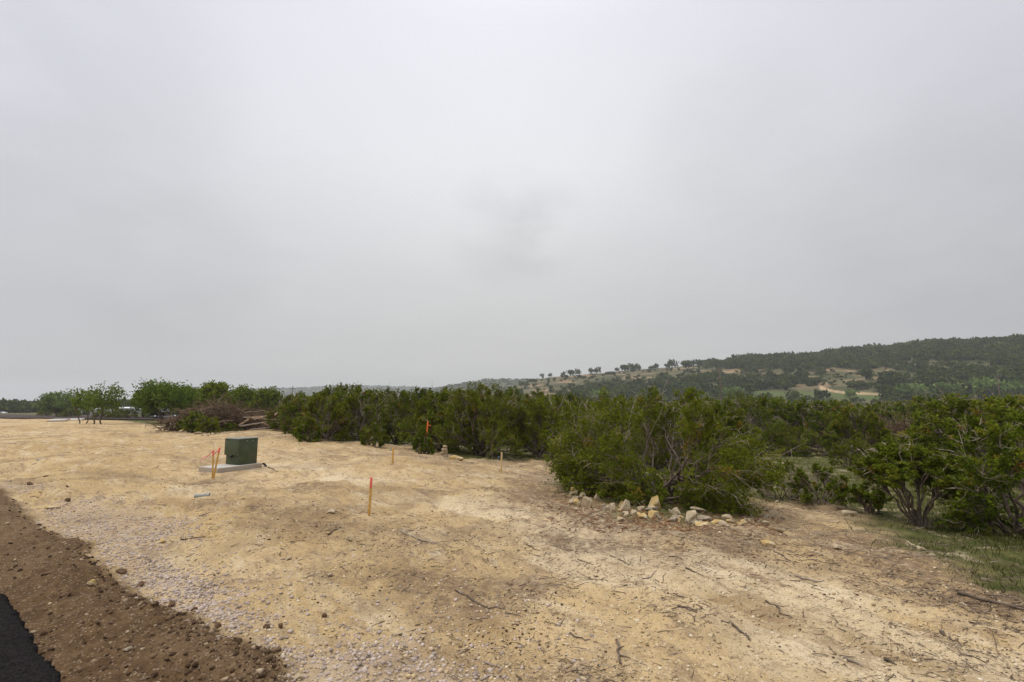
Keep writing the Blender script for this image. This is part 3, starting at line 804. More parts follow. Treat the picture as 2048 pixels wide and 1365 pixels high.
# --- shrubs of their own shape, nearest the viewer
near_juniper(101, 1316, 1006, 440, 784, 'broad dense juniper with limestone rocks heaped round its foot', 0.15, (-47, 1.02, 0.80), skirt=1.5, lobes=44, sub=22, per=26, nb=14, L=0.0449, wd=0.0046, stems=8, low=0.0, dead=0.2, twig=0.004, lob=(0.20, 0.34), trunk=0.03)
near_juniper(102, 2065, 1092, 370, 810, 'big juniper with bare grey branches reaching out, cut by the right edge of the photo', 0.8, skirt=1.2, lobes=30, sub=22, per=26, nb=14, L=0.0449, wd=0.0046, stems=6, low=0.10, dead=0.24, twig=0.005, lob=(0.20, 0.34), trunk=0.032)
near_juniper(103, 1815, 1048, 178, 893, 'small tree-like juniper with two dark bare trunks on the grassy slope', 0.0, lobes=15, sub=22, per=24, nb=13, L=0.0462, wd=0.0049, stems=3, low=0.60, flat=0.55, dead=0.16, lob=(0.26, 0.42), trunk=0.019)
near_juniper(104, 1742, 1027, 75, 965, 'knee-high juniper sapling just left of the two-trunked juniper', 0.0, lobes=7, sub=14, per=19, nb=12, L=0.0462, wd=0.0051, stems=2, low=0.40, dead=0.1, lob=(0.3, 0.46), trunk=0.025)
near_juniper(105, 1565, 1003, 130, 924, 'low ragged juniper with bleached forked branches beside the broad rock-ringed juniper', 0.2, lobes=15, sub=14, per=14, nb=11, L=0.0495, wd=0.0054, stems=6, low=0.05, dead=0.55, open_=0.12, twig=0.005, lob=(0.2, 0.34), trunk=0.014)
near_juniper(106, 1640, 1015, 118, 934, 'low juniper with rust-brown dead needles at its base near the flat stone block', 0.2, lobes=15, sub=14, per=14, nb=11, L=0.0495, wd=0.0054, stems=6, low=0.03, dead=0.5, open_=0.1, twig=0.005, lob=(0.2, 0.34), trunk=0.014)
near_juniper(130, 1698, 938, 80, 884, 'low juniper at the far right end of the grassy patch, below the brush heap', 0.2, lobes=11, sub=14, per=15, nb=11, L=0.055, wd=0.006, stems=4, low=0.05, dead=0.2, twig=0.005, lob=(0.22, 0.36), trunk=0.014)
near_juniper(131, 1905, 1000, 120, 900, 'juniper filling the space behind the two-trunked juniper, left of the right-edge one', 0.5, lobes=14, sub=16, per=16, nb=11, L=0.055, wd=0.006, stems=5, low=0.08, dead=0.25, twig=0.005, lob=(0.22, 0.36), trunk=0.018)
near_juniper(126, 745, 893, 62, 846, 'low bright juniper skirting the front of the scrub row, mid-left', 0.1, lobes=12, sub=14, per=17, nb=11, L=0.0594, wd=0.0068, stems=4, low=0.03, dead=0.15, twig=0.006, lob=(0.22, 0.36), trunk=0.02)
near_juniper(127, 612, 884, 54, 846, 'low juniper at the left corner of the scrub row next to the logs', 0.1, lobes=12, sub=14, per=17, nb=11, L=0.0594, wd=0.0068, stems=4, low=0.03, dead=0.15, twig=0.006, lob=(0.22, 0.36), trunk=0.02)
near_juniper(128, 1120, 922, 56, 868, 'low juniper at the bare gap left of the round grey boulder', 0.1, lobes=12, sub=14, per=17, nb=11, L=0.0561, wd=0.0064, stems=4, low=0.03, dead=0.25, twig=0.006, lob=(0.22, 0.36), trunk=0.02)
near_juniper(129, 1150, 985, 70, 925, 'low leafy juniper at the left foot of the broad rock-ringed juniper', 0.25, lobes=12, sub=14, per=17, nb=11, L=0.0462, wd=0.0050, stems=4, low=0.1, dead=0.2, twig=0.004, lob=(0.22, 0.36), trunk=0.012)
near_juniper(107, 968, 914, 200, 768, 'tall pointed juniper behind the stone cairn', 0.6, lobes=26, sub=20, per=20, nb=12, L=0.0660, wd=0.0072, stems=6, low=0.10, dead=0.14, twig=0.006, lob=(0.22, 0.36))
near_juniper(108, 1078, 917, 120, 803, 'rounded juniper behind the pale stake with the blue ribbon', 0.3, lobes=16, sub=18, per=19, nb=12, L=0.0627, wd=0.0070, stems=5, low=0.06, dead=0.14, twig=0.006, lob=(0.24, 0.4))
near_juniper(109, 878, 898, 90, 786, 'juniper between the orange-flagged stake and the stone cairn', 0.6, lobes=13, sub=16, per=19, nb=12, L=0.0660, wd=0.0072, stems=4, low=0.14, dead=0.2, twig=0.006, lob=(0.24, 0.4))
near_juniper(110, 645, 882, 115, 786, 'juniper at the left end of the scrub belt, beside the gap to the log pile', 0.8, lobes=18, sub=18, per=19, nb=12, L=0.0693, wd=0.0077, stems=5, low=0.05, dead=0.16, twig=0.007, lob=(0.22, 0.38))
near_juniper(111, 722, 886, 120, 781, 'second juniper along the front of the scrub belt, grey twigs in its middle', 0.8, lobes=18, sub=18, per=19, nb=12, L=0.0693, wd=0.0077, stems=5, low=0.07, dead=0.3, twig=0.007, lob=(0.22, 0.38))
near_juniper(112, 800, 888, 110, 782, 'dark juniper behind the stake with the blue painted tip', 0.8, lobes=18, sub=18, per=19, nb=12, L=0.0693, wd=0.0077, stems=5, low=0.08, dead=0.2, twig=0.007, lob=(0.22, 0.38))
near_juniper(113, 1492, 912, 145, 783, 'juniper with a dark hollow underside behind the broad rock-ringed juniper', 1.6, lobes=18, sub=18, per=20, nb=12, L=0.0660, wd=0.0072, stems=5, low=0.16, dead=0.2, twig=0.007, lob=(0.22, 0.38))
near_juniper(114, 1575, 912, 130, 852, 'low spreading juniper in front of the dark-hollow juniper, above the grassy patch', 0.4, lobes=16, sub=18, per=20, nb=12, L=0.0581, wd=0.0064, stems=5, low=0.06, dead=0.14, twig=0.006, lob=(0.24, 0.4))
near_juniper(115, 1655, 914, 90, 864, 'low juniper ending the row over the grassy patch, left of the brush heap', 0.2, lobes=14, sub=18, per=20, nb=12, L=0.0581, wd=0.0064, stems=4, low=0.06, dead=0.14, twig=0.006, lob=(0.24, 0.4))
near_juniper(116, 2005, 940, 120, 802, 'tall juniper behind the two-trunked juniper, with a leaning forked grey limb', 0.6, lobes=22, sub=18, per=20, nb=12, L=0.0581, wd=0.0064, stems=5, low=0.10, dead=0.25, twig=0.006, lob=(0.22, 0.38))
near_juniper(117, 1400, 930, 150, 792, 'juniper rising just behind the top of the broad rock-ringed juniper', 2.0, lobes=18, sub=18, per=19, nb=12, L=0.0660, wd=0.0072, stems=5, low=0.06, dead=0.2, twig=0.007, lob=(0.22, 0.38))
near_juniper(118, 1180, 905, 130, 792, 'juniper at the back of the gap, behind the round grey boulder', 2.0, lobes=18, sub=18, per=19, nb=12, L=0.0660, wd=0.0072, stems=5, low=0.05, dead=0.14, twig=0.007, lob=(0.22, 0.38))
near_juniper(122, 846, 911, 46, 864, 'low juniper hiding the lower half of the orange-tipped stake', 0.0, lobes=9, sub=14, per=19, nb=12, L=0.0594, wd=0.0065, stems=3, low=0.1, dead=0.2, twig=0.006)
# --- low shrubs in front of the brush piles
near_juniper(119, 388, 866, 62, 824, 'yellow-green low juniper in front of the root-filled brush pile', 0.0, lobes=12, sub=14, per=14, nb=8, L=0.1056, wd=0.0130, stems=4, low=0.06, dead=0.2, twig=0.01)
near_juniper(120, 416, 866, 48, 834, 'small bright juniper between two pale stones at the brush pile', 0.0, lobes=10, sub=14, per=14, nb=8, L=0.0990, wd=0.0121, stems=4, low=0.06, dead=0.15, twig=0.01)
near_juniper(121, 463, 862, 34, 846, 'knee-high bright green juniper at the near end of the log pile', 0.0, lobes=8, sub=12, per=14, nb=8, L=0.0858, wd=0.0102, stems=3, low=0.06, dead=0.05, twig=0.01)

# --- shared meshes for the scrub belt behind
def shrub_meshes(seed, **kw):
    b = make_shrub(seed, **kw)
    return [bb.mesh(p, m) if bb.n else None for bb, p, m in zip(b, J_PARTS, J_MATS)]
MIDS = [shrub_meshes(300 + i, Rw=1.5, Ht=2.3, lobes=20, sub=18, per=14, nb=14, L=0.0863, wd=0.0093, stems=4, low=0.06 + 0.05 * (i % 3), dead=0.14 + 0.08 * (i % 3), twig=0.007, lob=(0.22, 0.40)) for i in range(6)]
FARS = [shrub_meshes(400 + i, Rw=1.8, Ht=2.8, lobes=17, sub=12, per=12, nb=10, L=0.1425, wd=0.0178, stems=3, low=0.08, dead=0.12, twig=0.013, lob=(0.24, 0.42)) for i in range(6)]
def copy_shrub(meshes, dim, q, hw, ht, label, group, name='juniper', cat='juniper', parts=J_PARTS):
    e = empty(name, q, random.uniform(0, 6.28))
    e.scale = (hw / dim[0], hw / dim[0], ht / dim[1])
    for me, p in zip(meshes, parts):
        if me is not None: child(p, me, e)
    return tag(e, label, cat, group)

belt_named = [
 (600, 852, 62, 786, 'juniper showing above the right end of the log pile'),
 (665, 868, 100, 776, 'juniper with a domed top breaking the far ridge skyline, left in the scrub belt'),
 (692, 862, 80, 770, 'highest round-topped tree of the left scrub belt, against the far ridge'),
 (760, 866, 95, 780, 'juniper behind the row, second from the domed skyline juniper'),
 (828, 868, 100, 779, 'juniper behind and above the orange-flagged stake'),
 (905, 868, 90, 778, 'juniper filling the gap just left of the tall pointed juniper'),
 (1020, 872, 90, 778, 'juniper just right of the top of the tall pointed juniper'),
 (1075, 874, 90, 785, 'juniper above the pale stake with the blue ribbon, second row'),
 (1130, 880, 90, 789, 'juniper in the second row over the bare gap'),
 (1250, 890, 120, 796, 'juniper hidden to its top by the broad rock-ringed juniper'),
 (1545, 890, 110, 795, 'juniper below the foot of the dirt track on the hill'),
 (1622, 895, 120, 802, 'juniper with greyish twiggy crown in the belt over the grassy patch'),
 (1690, 893, 100, 806, 'juniper directly left of the reddish brush heap'),
 (1750, 878, 110, 812, 'juniper directly behind the reddish brush heap'),
 (1835, 858, 100, 802, 'sparse grey-limbed juniper behind the right end of the brush heap'),
 (1905, 880, 110, 806, 'juniper in the right scrub belt, above the two-trunked juniper'),
 (1985, 880, 120, 800, 'juniper in the right scrub belt under the faint far pole'),
 (1905, 925, 70, 850, 'juniper standing at the right end of the reddish brush heap'),
 (1722, 930, 60, 884, 'small juniper at the near left foot of the reddish brush heap'),
]
GB = 'junipers of the scrub belt'
taken = []
for i, (px, by, w, ty, lab) in enumerate(belt_named):
    q, hw, ht = dims(px, by, w, ty)
    copy_shrub(MIDS[i % 6], (1.5, 2.3), q, hw * 1.05, ht, lab, GB)
    taken.append((q.x, q.y, hw))
for o in COL.objects:
    if o.type == 'EMPTY' and o.name.startswith('juniper'): taken.append((o.location.x, o.location.y, 0.9))

ENV_X = [540, 590, 640, 690, 750, 850, 900, 1000, 1100, 1200, 1300, 1400, 1450, 1550, 1600, 1700, 1760, 1800, 1900, 2048, 2300]
ENV_Y = [789, 787, 783, 777, 783, 782, 780, 783, 791, 797, 801, 799, 797, 791, 797, 802, 800, 792, 787, 792, 792]
zones = [(700, 'in the dense scrub below the far blue ridge, behind the left scrub row'), (1000, 'in the dense scrub behind the orange-flagged stake'),
         (1180, 'in the dense scrub below the pale limestone ledges of the hill'), (1430, 'in the dense scrub below the tall hillside pole'),
         (1650, 'in the dense scrub below the green field at the hill foot'), (1850, 'in the dense scrub below the dirt track on the hill'), (3000, 'in the dense scrub below the wooded hill at far right')]
HEAP = on(1812, 893)
g = np.random.default_rng(77)
count = 0; tries = 0
while count < 170 and tries < 6000:
    tries += 1
    u = g.uniform(560, 2200)
    az = math.atan((u - 1024) / F)
    dmin = np.interp(u, [560, 600, 850, 1100, 1400, 1700, 2048], [30, 26, 21, 18, 17, 20, 15])
    d = dmin * (1 + 5.5 * g.uniform() ** 1.6)
    x, y = d * math.tan(az), d
    if any((x - a) ** 2 + (y - b) ** 2 < (0.75 * (c + 0.9)) ** 2 for a, b, c in taken): continue
    if abs(x - HEAP.x) < 1.6 and 0 < HEAP.y - y < 6: continue
    if 1480 < u < 1780 and y < 26: continue
    if 1720 < u < 1910 and y < 36: continue
    z = float(gz(x, y))
    env = np.interp(u, ENV_X, ENV_Y) + abs(g.normal(0, 7)) + (3 if d < 40 else 0)
    rd = ray(u, env); top = EYE + rd[2] / rd[1] * y
    ht = min(top - z, g.uniform(2.2, 4.6))
    if ht < 1.3: continue
    hw = ht * g.uniform(0.55, 0.85)
    lab = next(t for lim, t in zones if u < lim)
    mid = d < 38
    q = Vector((x, y, z))
    copy_shrub((MIDS if mid else FARS)[int(g.integers(6))], (1.5, 2.3) if mid else (1.8, 2.8), q, hw, ht, 'dark juniper ' + lab, GB + ', ' + lab.split(' below ')[-1].split(' behind ')[-1])
    taken.append((x, y, hw)); count += 1

# ------------------------------------------------------------------ broadleaf trees
def make_oak(seed, Rw, Ht, trunks=1, clear=0.3, lobes=16, leaves=220, ls=0.16, rtrunk=0.16, gap=0.2, skew=(0, 0)):
    g = np.random.default_rng(seed)
    wood, leaf = MB(), MB()
    forks = []
    for k in range(trunks):
        ph = k * 2 * math.pi / max(1, trunks) + g.uniform(0, 1)
        b = np.array([math.cos(ph) * 0.18 * (trunks > 1) * Rw, math.sin(ph) * 0.18 * (trunks > 1) * Rw, -0.1])
        f = b + np.array([g.normal(0, 0.16) * Rw, g.normal(0, 0.1) * Rw, Ht * clear])
        wood.tube(curve_pts(b, f, 7, 0.10, g), np.linspace(rtrunk, rtrunk * 0.7, 7), 7)
        forks.append(f)
    for i in range(lobes):
        t = clear + 0.08 + (0.92 - clear) * (i + g.uniform()) / lobes
        prof = math.sqrt(max(0.04, 1 - ((t - (clear + 0.25)) / (0.80 - clear)) ** 2)) if t > clear + 0.25 else 0.85
        ph = i * 2.39996 + g.normal(0, 0.3); rl = g.uniform(0.22, 0.40)
        rad = max(0, prof - 0.6 * rl) * g.uniform(0.6, 1.0)
        c = np.array([math.cos(ph) * rad * Rw + skew[0] * Rw * t, math.sin(ph) * rad * Rw + skew[1] * Rw * t, t * (1 - 0.35 * rl) * Ht])
        f = forks[int(g.integers(len(forks)))]
        line = curve_pts(f, c, 7, 0.13, g, 0.08)
        wood.tube(line, np.linspace(rtrunk * 0.5, rtrunk * 0.12, 7), 5)
        lr = np.array([rl * Rw, rl * Rw, rl * 0.62 * min(Ht, 1.6 * Rw)])
        for s in range(10):
            if g.uniform() < gap: continue
            d = unit(g.normal(0, 1, 3) + np.array([0, 0, 0.3]))
            e = c + d * lr
            wood.tube(curve_pts(line[-2], e, 4, 0.1, g), np.linspace(rtrunk * 0.13, rtrunk * 0.04, 4), 3, cap=False)
            n = leaves // 10
            P = e + g.normal(0, 0.36, (n, 3)) * lr
            tone = np.clip(g.normal(0.5, 0.15) + g.normal(0, 0.15, n), 0, 0.94)
            add_sprigs(leaf, P, unit(g.normal(0, 1, (n, 3)) + np.array([0, 0, 0.3])), g, 3, ls, ls * 0.32, 0.9, tone)
    return wood, leaf

O_PARTS = ('trunk', 'crown')
def oak(seed, px, by, w, ty, label, mat='oak', name='oak_tree', cat='tree', group='trees along the far road', **kw):
    q, hw, ht = dims(px, by, w, ty); ht *= 0.86; hw *= 0.92
    e = plant_from(name, make_oak(seed, hw, ht, **kw), ('bark', mat), O_PARTS, q)
    return tag(e, label, cat, group)
oak(501, 166, 848, 62, 767, 'slim open-crowned tree on two thin trunks beside the concrete slabs', trunks=2, clear=0.42, lobes=13, leaves=130, ls=0.16, rtrunk=0.06, gap=0.25, skew=(-0.1, 0))
oak(502, 196, 849, 84, 765, 'open-crowned tree leaning right on a forked trunk, next to the slim two-trunk tree', trunks=2, clear=0.42, lobes=17, leaves=110, ls=0.16, rtrunk=0.07, gap=0.3, skew=(0.35, 0))
oak(503, 326, 847, 118, 761, 'spreading round oak with the dark car parked behind its trunk', trunks=1, clear=0.42, lobes=24, leaves=330, ls=0.17, rtrunk=0.16, gap=0.05)
oak(504, 285, 837, 60, 784, 'smaller oak beyond the road, left of the spreading round oak', trunks=1, clear=0.38, lobes=13, leaves=240, ls=0.30, rtrunk=0.16, gap=0.08)
oak(505, 116, 833, 78, 780, 'pale green airy tree beyond the road, left of the white-roofed shed', 'pale_leaf', trunks=3, clear=0.20, lobes=18, leaves=200, ls=0.36, rtrunk=0.16, gap=0.2)
oak(506, 372, 840, 75, 769, 'oak right of the parked car, behind the root-filled brush pile', trunks=2, clear=0.28, lobes=20, leaves=300, ls=0.24, rtrunk=0.14, gap=0.05)
oak(507, 425, 842, 80, 758, 'tall dark tree with a ragged top behind the brush pile', 'juniper', trunks=2, clear=0.28, lobes=22, leaves=280, ls=0.24, rtrunk=0.15, gap=0.1)
oak(508, 480, 843, 75, 768, 'dark tree behind the gap between brush pile and log pile', 'juniper', trunks=2, clear=0.22, lobes=20, leaves=290, ls=0.24, rtrunk=0.13, gap=0.08)
oak(509, 532, 846, 66, 771, 'rounded dark tree behind the log pile, nearest the far ridge', 'juniper', trunks=2, clear=0.22, lobes=18, leaves=290, ls=0.24, rtrunk=0.13, gap=0.06)
for i, (px, by, w, ty, lab) in enumerate([(565, 849, 55, 794, 'low twiggy juniper behind the right end of the log pile'),
        (366, 838, 34, 808, 'low juniper on the roadside right behind the parked car'), (452, 846, 50, 790, 'juniper between the ragged-topped tree and the log pile')]):
    q, hw, ht = dims(px, by, w, ty); copy_shrub(FARS[i], (1.8, 2.8), q, hw, ht, lab, 'junipers behind the brush piles')
# bushes along the far side of that road
for i, (px, by, w, ty, lab) in enumerate([(205, 838, 34, 820, 'rounded green bush under the forked leaning tree, beyond the road'), (232, 838, 36, 818, 'green bush below the end of the white-roofed shed'),
        (258, 838, 36, 820, 'green bush below the middle of the longer white shed'), (298, 836, 30, 819, 'green bush just left of the parked car'), (140, 835, 40, 819, 'green bush below the first white shed, behind the slabs'),
        (92, 833, 30, 816, 'green bush at the left foot of the pale airy tree')]):
    q, hw, ht = dims(px, by, w, ty); copy_shrub(FARS[(i + 2) % 6], (1.8, 2.8), q, hw, ht, lab, 'bushes beyond the far road', 'bush', 'bush')

# ------------------------------------------------------------------ distant woodland
def far_tree_mesh(seed, n=60, squash=0.6, big=0.19):
    """small whole tree for the hillsides: unit radius, unit height, built of leaf clumps and a trunk"""
    g = np.random.default_rng(seed)
    leaf, wood = MB(), MB()
    wood.tube([(0, 0, -0.15), (0.04, 0.02, 0.4), (0.0, 0.05, 0.7)], [0.07, 0.05, 0.03], 4)
    for k in range(5):
        c = np.array([g.normal(0, 0.42), g.normal(0, 0.42), g.uniform(0.42, 0.78)])
        wood.tube([(0, 0, 0.25), c], [0.04, 0.015], 3, cap=False)
        P = c + g.normal(0, 1, (n // 5, 3)) * np.array([0.24, 0.24, 0.14])
        P[:, 2] = np.clip(P[:, 2], 0.12, 1.0)
        add_sprigs(leaf, P, unit(g.normal(0, 1, (len(P), 3)) + np.array([0, 0, 0.5])), g, 3, big * 1.6, big * 0.55, 0.9, np.clip(g.normal(0.5, 0.2) + g.normal(0, 0.15, len(P)), 0, 0.94))
    return wood, leaf
FT = [far_tree_mesh(600 + i, 110) for i in range(5)]
FT_M = [(a.mesh('trunk', 'bark'), b.mesh('crown', 'far_leaf')) for a, b in FT]
FT_P = [b.mesh('crown', 'pale_leaf') for _, b in FT]

GH = 'trees on the crest of the near hill'
crest = [(1085, 755, 8, 748, 'tiny round tree alone at the low left end of the hill crest'), (1099, 754, 8, 748, 'second tiny tree from the low end of the hill crest'), (1127, 751, 9, 745, 'small tree just left of the clump of three on the hill crest'),
 (1140, 750, 18, 741, 'wide middle tree of the clump of three on the hill crest'), (1154, 749, 13, 739, 'rightmost and tallest of the clump of three on the hill crest'), (1182, 748, 11, 737, 'left one of the lone pair of trees on the bare hill crest'),
 (1194, 748, 13, 736, 'right one of the lone pair of trees on the bare hill crest'), (1234, 744, 12, 737, 'small tree at the left of the broad crest clump'), (1250, 743, 22, 731, 'left half of the broad crest clump of trees'),
 (1264, 742, 26, 728, 'highest tree of the broad crest clump'), (1277, 742, 14, 733, 'right edge tree of the broad crest clump'), (1301, 740, 12, 733, 'first small tree right of the broad crest clump'), (1312, 739, 14, 729, 'second tree right of the broad crest clump'),
 (1333, 737, 12, 729, 'small tree beside the tall crest tree above the ledges'), (1345, 736, 18, 720, 'tall crest tree above the ledges'), (1371, 733, 22, 722, 'tree left of the start of the crest wood'), (1388, 731, 20, 721, 'tree at the start of the crest wood'),
 (1404, 730, 18, 722, 'third tree of the crest wood counted from its left end'), (1418, 729, 16, 720, 'fourth tree of the crest wood counted from its left end')]
g = np.random.default_rng(5)
def hill_tree(px, by, w, ty, label, group, name='hill_tree', pale=False, i=0, cat='tree'):
    q = hit(px, by)
    if q is None or q.length > 1200:
        for dy in range(1, 14):
            q = hit(px, by + dy)
            if q is not None and q.length < 900: break
    scale = q.y / F
    e = empty(name, q, random.uniform(0, 6.28))
    hw = 0.5 * w * scale * 1.15; ht = max(2.0, EYE + (HOR - ty) * scale - q.z)
    e.scale = (hw, hw, min(ht, 14.0))
    child('trunk', FT_M[i % 5][0], e); child('crown', FT_P[i % 5] if pale else FT_M[i % 5][1], e)
    return tag(e, label, cat, group)
for i, (px, by, w, ty, lab) in enumerate(crest): hill_tree(px, by, w, ty, lab, GH, i=i)
pales = [(1195, 803, 36, 780, 'pale green tree rising behind the scrub left of the tall pole'), (1410, 800, 16, 786, 'small pale green tree just left of the tall hillside pole'), (1452, 797, 22, 778, 'pale green tree touching the tall hillside pole'),
 (1475, 796, 30, 775, 'broad pale green tree right of the tall hillside pole'), (1585, 796, 22, 782, 'dark green tree on the edge of the field'), (1700, 797, 22, 780, 'small tree standing in the green field below the track'),
 (1808, 797, 36, 770, 'large pale green tree right of the field'), (1845, 797, 32, 772, 'second large pale tree right of the field'), (1880, 795, 34, 766, 'third large pale tree right of the field'), (1915, 795, 36, 768, 'pale tree in the middle of the valley row under the wooded hill'),
 (1965, 792, 42, 757, 'tallest pale tree of the valley row, left of the faint far pole'), (2020, 794, 40, 764, 'pale tree at the right end of the valley row')]
for i, (px, by, w, ty, lab) in enumerate(pales): hill_tree(px, by, w, ty, lab, 'pale trees in the valley at the hill foot', 'valley_tree', 'dark' not in lab, i)

# shrubs dotted over the open ledges: each a thing; the closed woods: one mass
OPEN_PX = np.array([(1030, 792), (1050, 768), (1120, 757), (1200, 752), (1280, 746), (1370, 738), (1470, 742), (1600, 747), (1660, 738), (1775, 740), (1785, 750), (1740, 772), (1650, 774), (1590, 764), (1450, 764), (1330, 772), (1200, 780), (1130, 795)])
n_open = 0
while n_open < 290:
    u, v = g.uniform(1040, 1800), g.uniform(730, 796)
    crest_v = np.interp(u, [1040, 1100, 1180, 1260, 1350, 1430], [768, 757, 750, 744, 737, 731])
    if n_open % 4 == 0 and u < 1430: v = crest_v + abs(g.normal(0, 4)) + 1
    elif not in_poly(np.array([u]), np.array([v]), OPEN_PX)[0]: continue
    q = hit(u, v)
    if q is None or q.length > 900: continue
    e = empty('hill_shrub', q, g.uniform(0, 6.28))
    s = (1.2 + 2.6 * g.uniform() ** 1.6) * (1.0 if u < 1500 else 0.8)
    e.scale = (s, s, s * g.uniform(0.9, 1.3))
    k = int(g.integers(5)); child('crown', FT_M[k][1], e); child('trunk', FT_M[k][0], e)
    where = 'on the lowest pale ledges of the hill' if v > 772 else ('on the bare slope beside the dirt track' if u > 1560 else ('on the pale ledges just under the bare hill crest' if u < 1250 else 'on the stony slope under the crest wood'))
    tag(e, 'small dark shrub dotted ' + where, 'shrub', 'shrubs dotted over the open hillside, ' + where)
    n_open += 1

def wood_mass(name, pts, label, sizes, hk=(0.9, 1.35), variants=6, n=36, seed=1, big=0.2):
    g = np.random.default_rng(seed)
    mb = MB(); tr = MB()
    V = [far_tree_mesh(seed * 10 + i, n, big=big)[1] for i in range(variants)]
    cv = [(np.concatenate(b.v), np.concatenate([f for f in b.f if f.shape[1] == 4]), np.concatenate(b.t)) for b in V]
    for x, y, z in pts:
        v, f, t = cv[int(g.integers(variants))]
        a = g.uniform(0, 6.28); s = g.uniform(*sizes); h = s * g.uniform(*hk)
        ca, sa = math.cos(a), math.sin(a)
        mb.add(np.stack([(v[:, 0] * ca - v[:, 1] * sa) * s + x, (v[:, 0] * sa + v[:, 1] * ca) * s + y, v[:, 2] * h + z - 0.1], -1), f, np.clip(t + g.normal(0, 0.1), 0, 0.94))
    o = mb.build(name, 'far_leaf')
    return tag(o, label, 'woodland', kind='stuff')

def scatter_polar(n, u0, u1, r0, r1, keep, seed):
    g = np.random.default_rng(seed)
    u = g.uniform(u0, u1, n); d = g.uniform(r0, r1, n)
    az = np.arctan((u - 1024) / F)
    x = d * np.sin(az); y = d * np.cos(az)
    z = H(x, y)
    pu, pv = project(x, y, z)
    k = keep(pu, pv, d, g)
    return np.stack([x, y, z], -1)[k]
OPEN2 = np.array([(1020, 800), (1030, 782), (1060, 755), (1180, 738), (1260, 732), (1380, 727), (1420, 738), (1470, 742), (1600, 747), (1660, 738), (1775, 740), (1785, 750), (1740, 772), (1665, 778), (1640, 768), (1590, 758), (1450, 757), (1330, 766), (1200, 772), (1135, 792), (1120, 800)])
FLD2 = np.array([(1505, 783), (1575, 781), (1640, 772), (1768, 786), (1768, 803), (1505, 803)])
def keep_hill(pu, pv, d, g):
    op = in_poly(pu + g.normal(0, 14, len(pu)), pv + g.normal(0, 3.2, len(pu)), OPEN2) | in_poly(pu, pv, FLD2)
    scree = (pu > 1800) & (pv > 722) & (pv < 748)
    tr = (pu > 1755) & (pu < 1830) & (np.abs(pv - np.interp(pu, [1766, 1785, 1800, 1820], [742, 746, 751, 754])) < 8)
    crest_bare = (pu < 1365) & (d > 700)
    p = np.where(op | tr, 0.0, np.where(scree, 0.30, 1.0))
    p = np.where(crest_bare, 0.0, p)
    p = np.where(pu < 1120, p * 0.4, p)
    return g.uniform(0, 1, len(pu)) < p
wood_mass('hill_woodland', scatter_polar(4300, 1010, 2300, 400, 790, keep_hill, 21), 'dark continuous wood covering the near hill', (2.2, 6.4), (0.75, 1.25), seed=3, n=60, big=0.25)
wood_mass('valley_woodland', scatter_polar(1500, 950, 2300, 130, 420, lambda pu, pv, d, g: ~in_poly(pu, pv, FLD2), 22), 'dark scrubby wood in the valley before the hill', (1.6, 3.0), seed=4, n=40)
wood_mass('ridge_woodland', scatter_polar(4200, 300, 1250, 1050, 1560, lambda pu, pv, d, g: g.uniform(0, 1, len(pu)) < 0.75, 23), 'hazy wooded spur behind the left end of the near hill', (3.0, 5.5), (0.8, 1.2), seed=5, n=25, big=0.26)
wood_mass('far_ridge_woodland', scatter_polar(7000, 180, 1300, 1950, 2960, lambda pu, pv, d, g: g.uniform(0, 1, len(pu)) < 0.8, 24), 'pale blue wooded far ridge on the skyline', (4.0, 9.0), (0.7, 1.2), seed=6, n=20, big=0.28)
def keep_left(pu, pv, d, g): return g.uniform(0, 1, len(pu)) < 0.9
wood_mass('plain_woodland', scatter_polar(3000, -500, 620, 330, 640, keep_left, 25), 'blue-grey tree line across the plain beyond the far road', (3.0, 5.0), (1.0, 1.5), seed=7, n=30, big=0.24)

# ------------------------------------------------------------------ far road, slabs, sheds, car, poles
def strip(name, mat, near_px, far_px, lift, label):
    """road ribbon draped on the ground between two pixel edges"""
    a = [hit(*p) for p in near_px]; b = [hit(*p) for p in far_px]
    def dens(P, k=60):
        P = np.array([(p.x, p.y) for p in P]); s = np.linspace(0, len(P) - 1, k)
        return np.stack([np.interp(s, range(len(P)), P[:, 0]), np.interp(s, range(len(P)), P[:, 1])], -1)
    A, B = dens(a), dens(b)
    rows = []
    for t in np.linspace(0, 1, 14):
        q = A * (1 - t) + B * t
        rows.append(np.stack([q[:, 0], q[:, 1], H(q[:, 0], q[:, 1]) + lift], -1))
    V = np.stack(rows, 0); m, n = V.shape[:2]
    i = np.arange(m - 1)[:, None] * n; j = np.arange(n - 1)[None, :]
    mb = MB(); mb.add(V.reshape(-1, 3), np.stack([i + j, i + j + 1, i + n + j + 1, i + n + j], -1).reshape(-1, 4))
    return tag(mb.build(name, mat), label, 'road', kind='structure')
strip('far_road', 'old_road', [(-250, 836), (0, 837), (150, 839), (260, 841), (380, 842), (470, 843)], [(-250, 830), (0, 830.5), (150, 832), (260, 834), (380, 836), (470, 838)], 0.16, 'brown-grey road beyond the trees')

def slab(px, py, w, d, rz, label):
    q = on(px, py); mb = MB()
    mb.box((0, 0, 0.05), (w, d, 0.3))
    o = mb.build('concrete_slab', 'concrete', loc=q); o.rotation_euler = (0, 0, rz)
    bev = o.modifiers.new('edge', 'BEVEL'); bev.width = 0.02
    tag(o, label, 'slab', 'concrete slabs by the far road')
slab(118, 842.5, 1.5, 8.0, R(36), 'left one of two flat pale concrete slabs before the road')
slab(150, 841.5, 1.6, 8.5, R(36), 'right, longer one of two flat pale concrete slabs at the two-trunk tree')

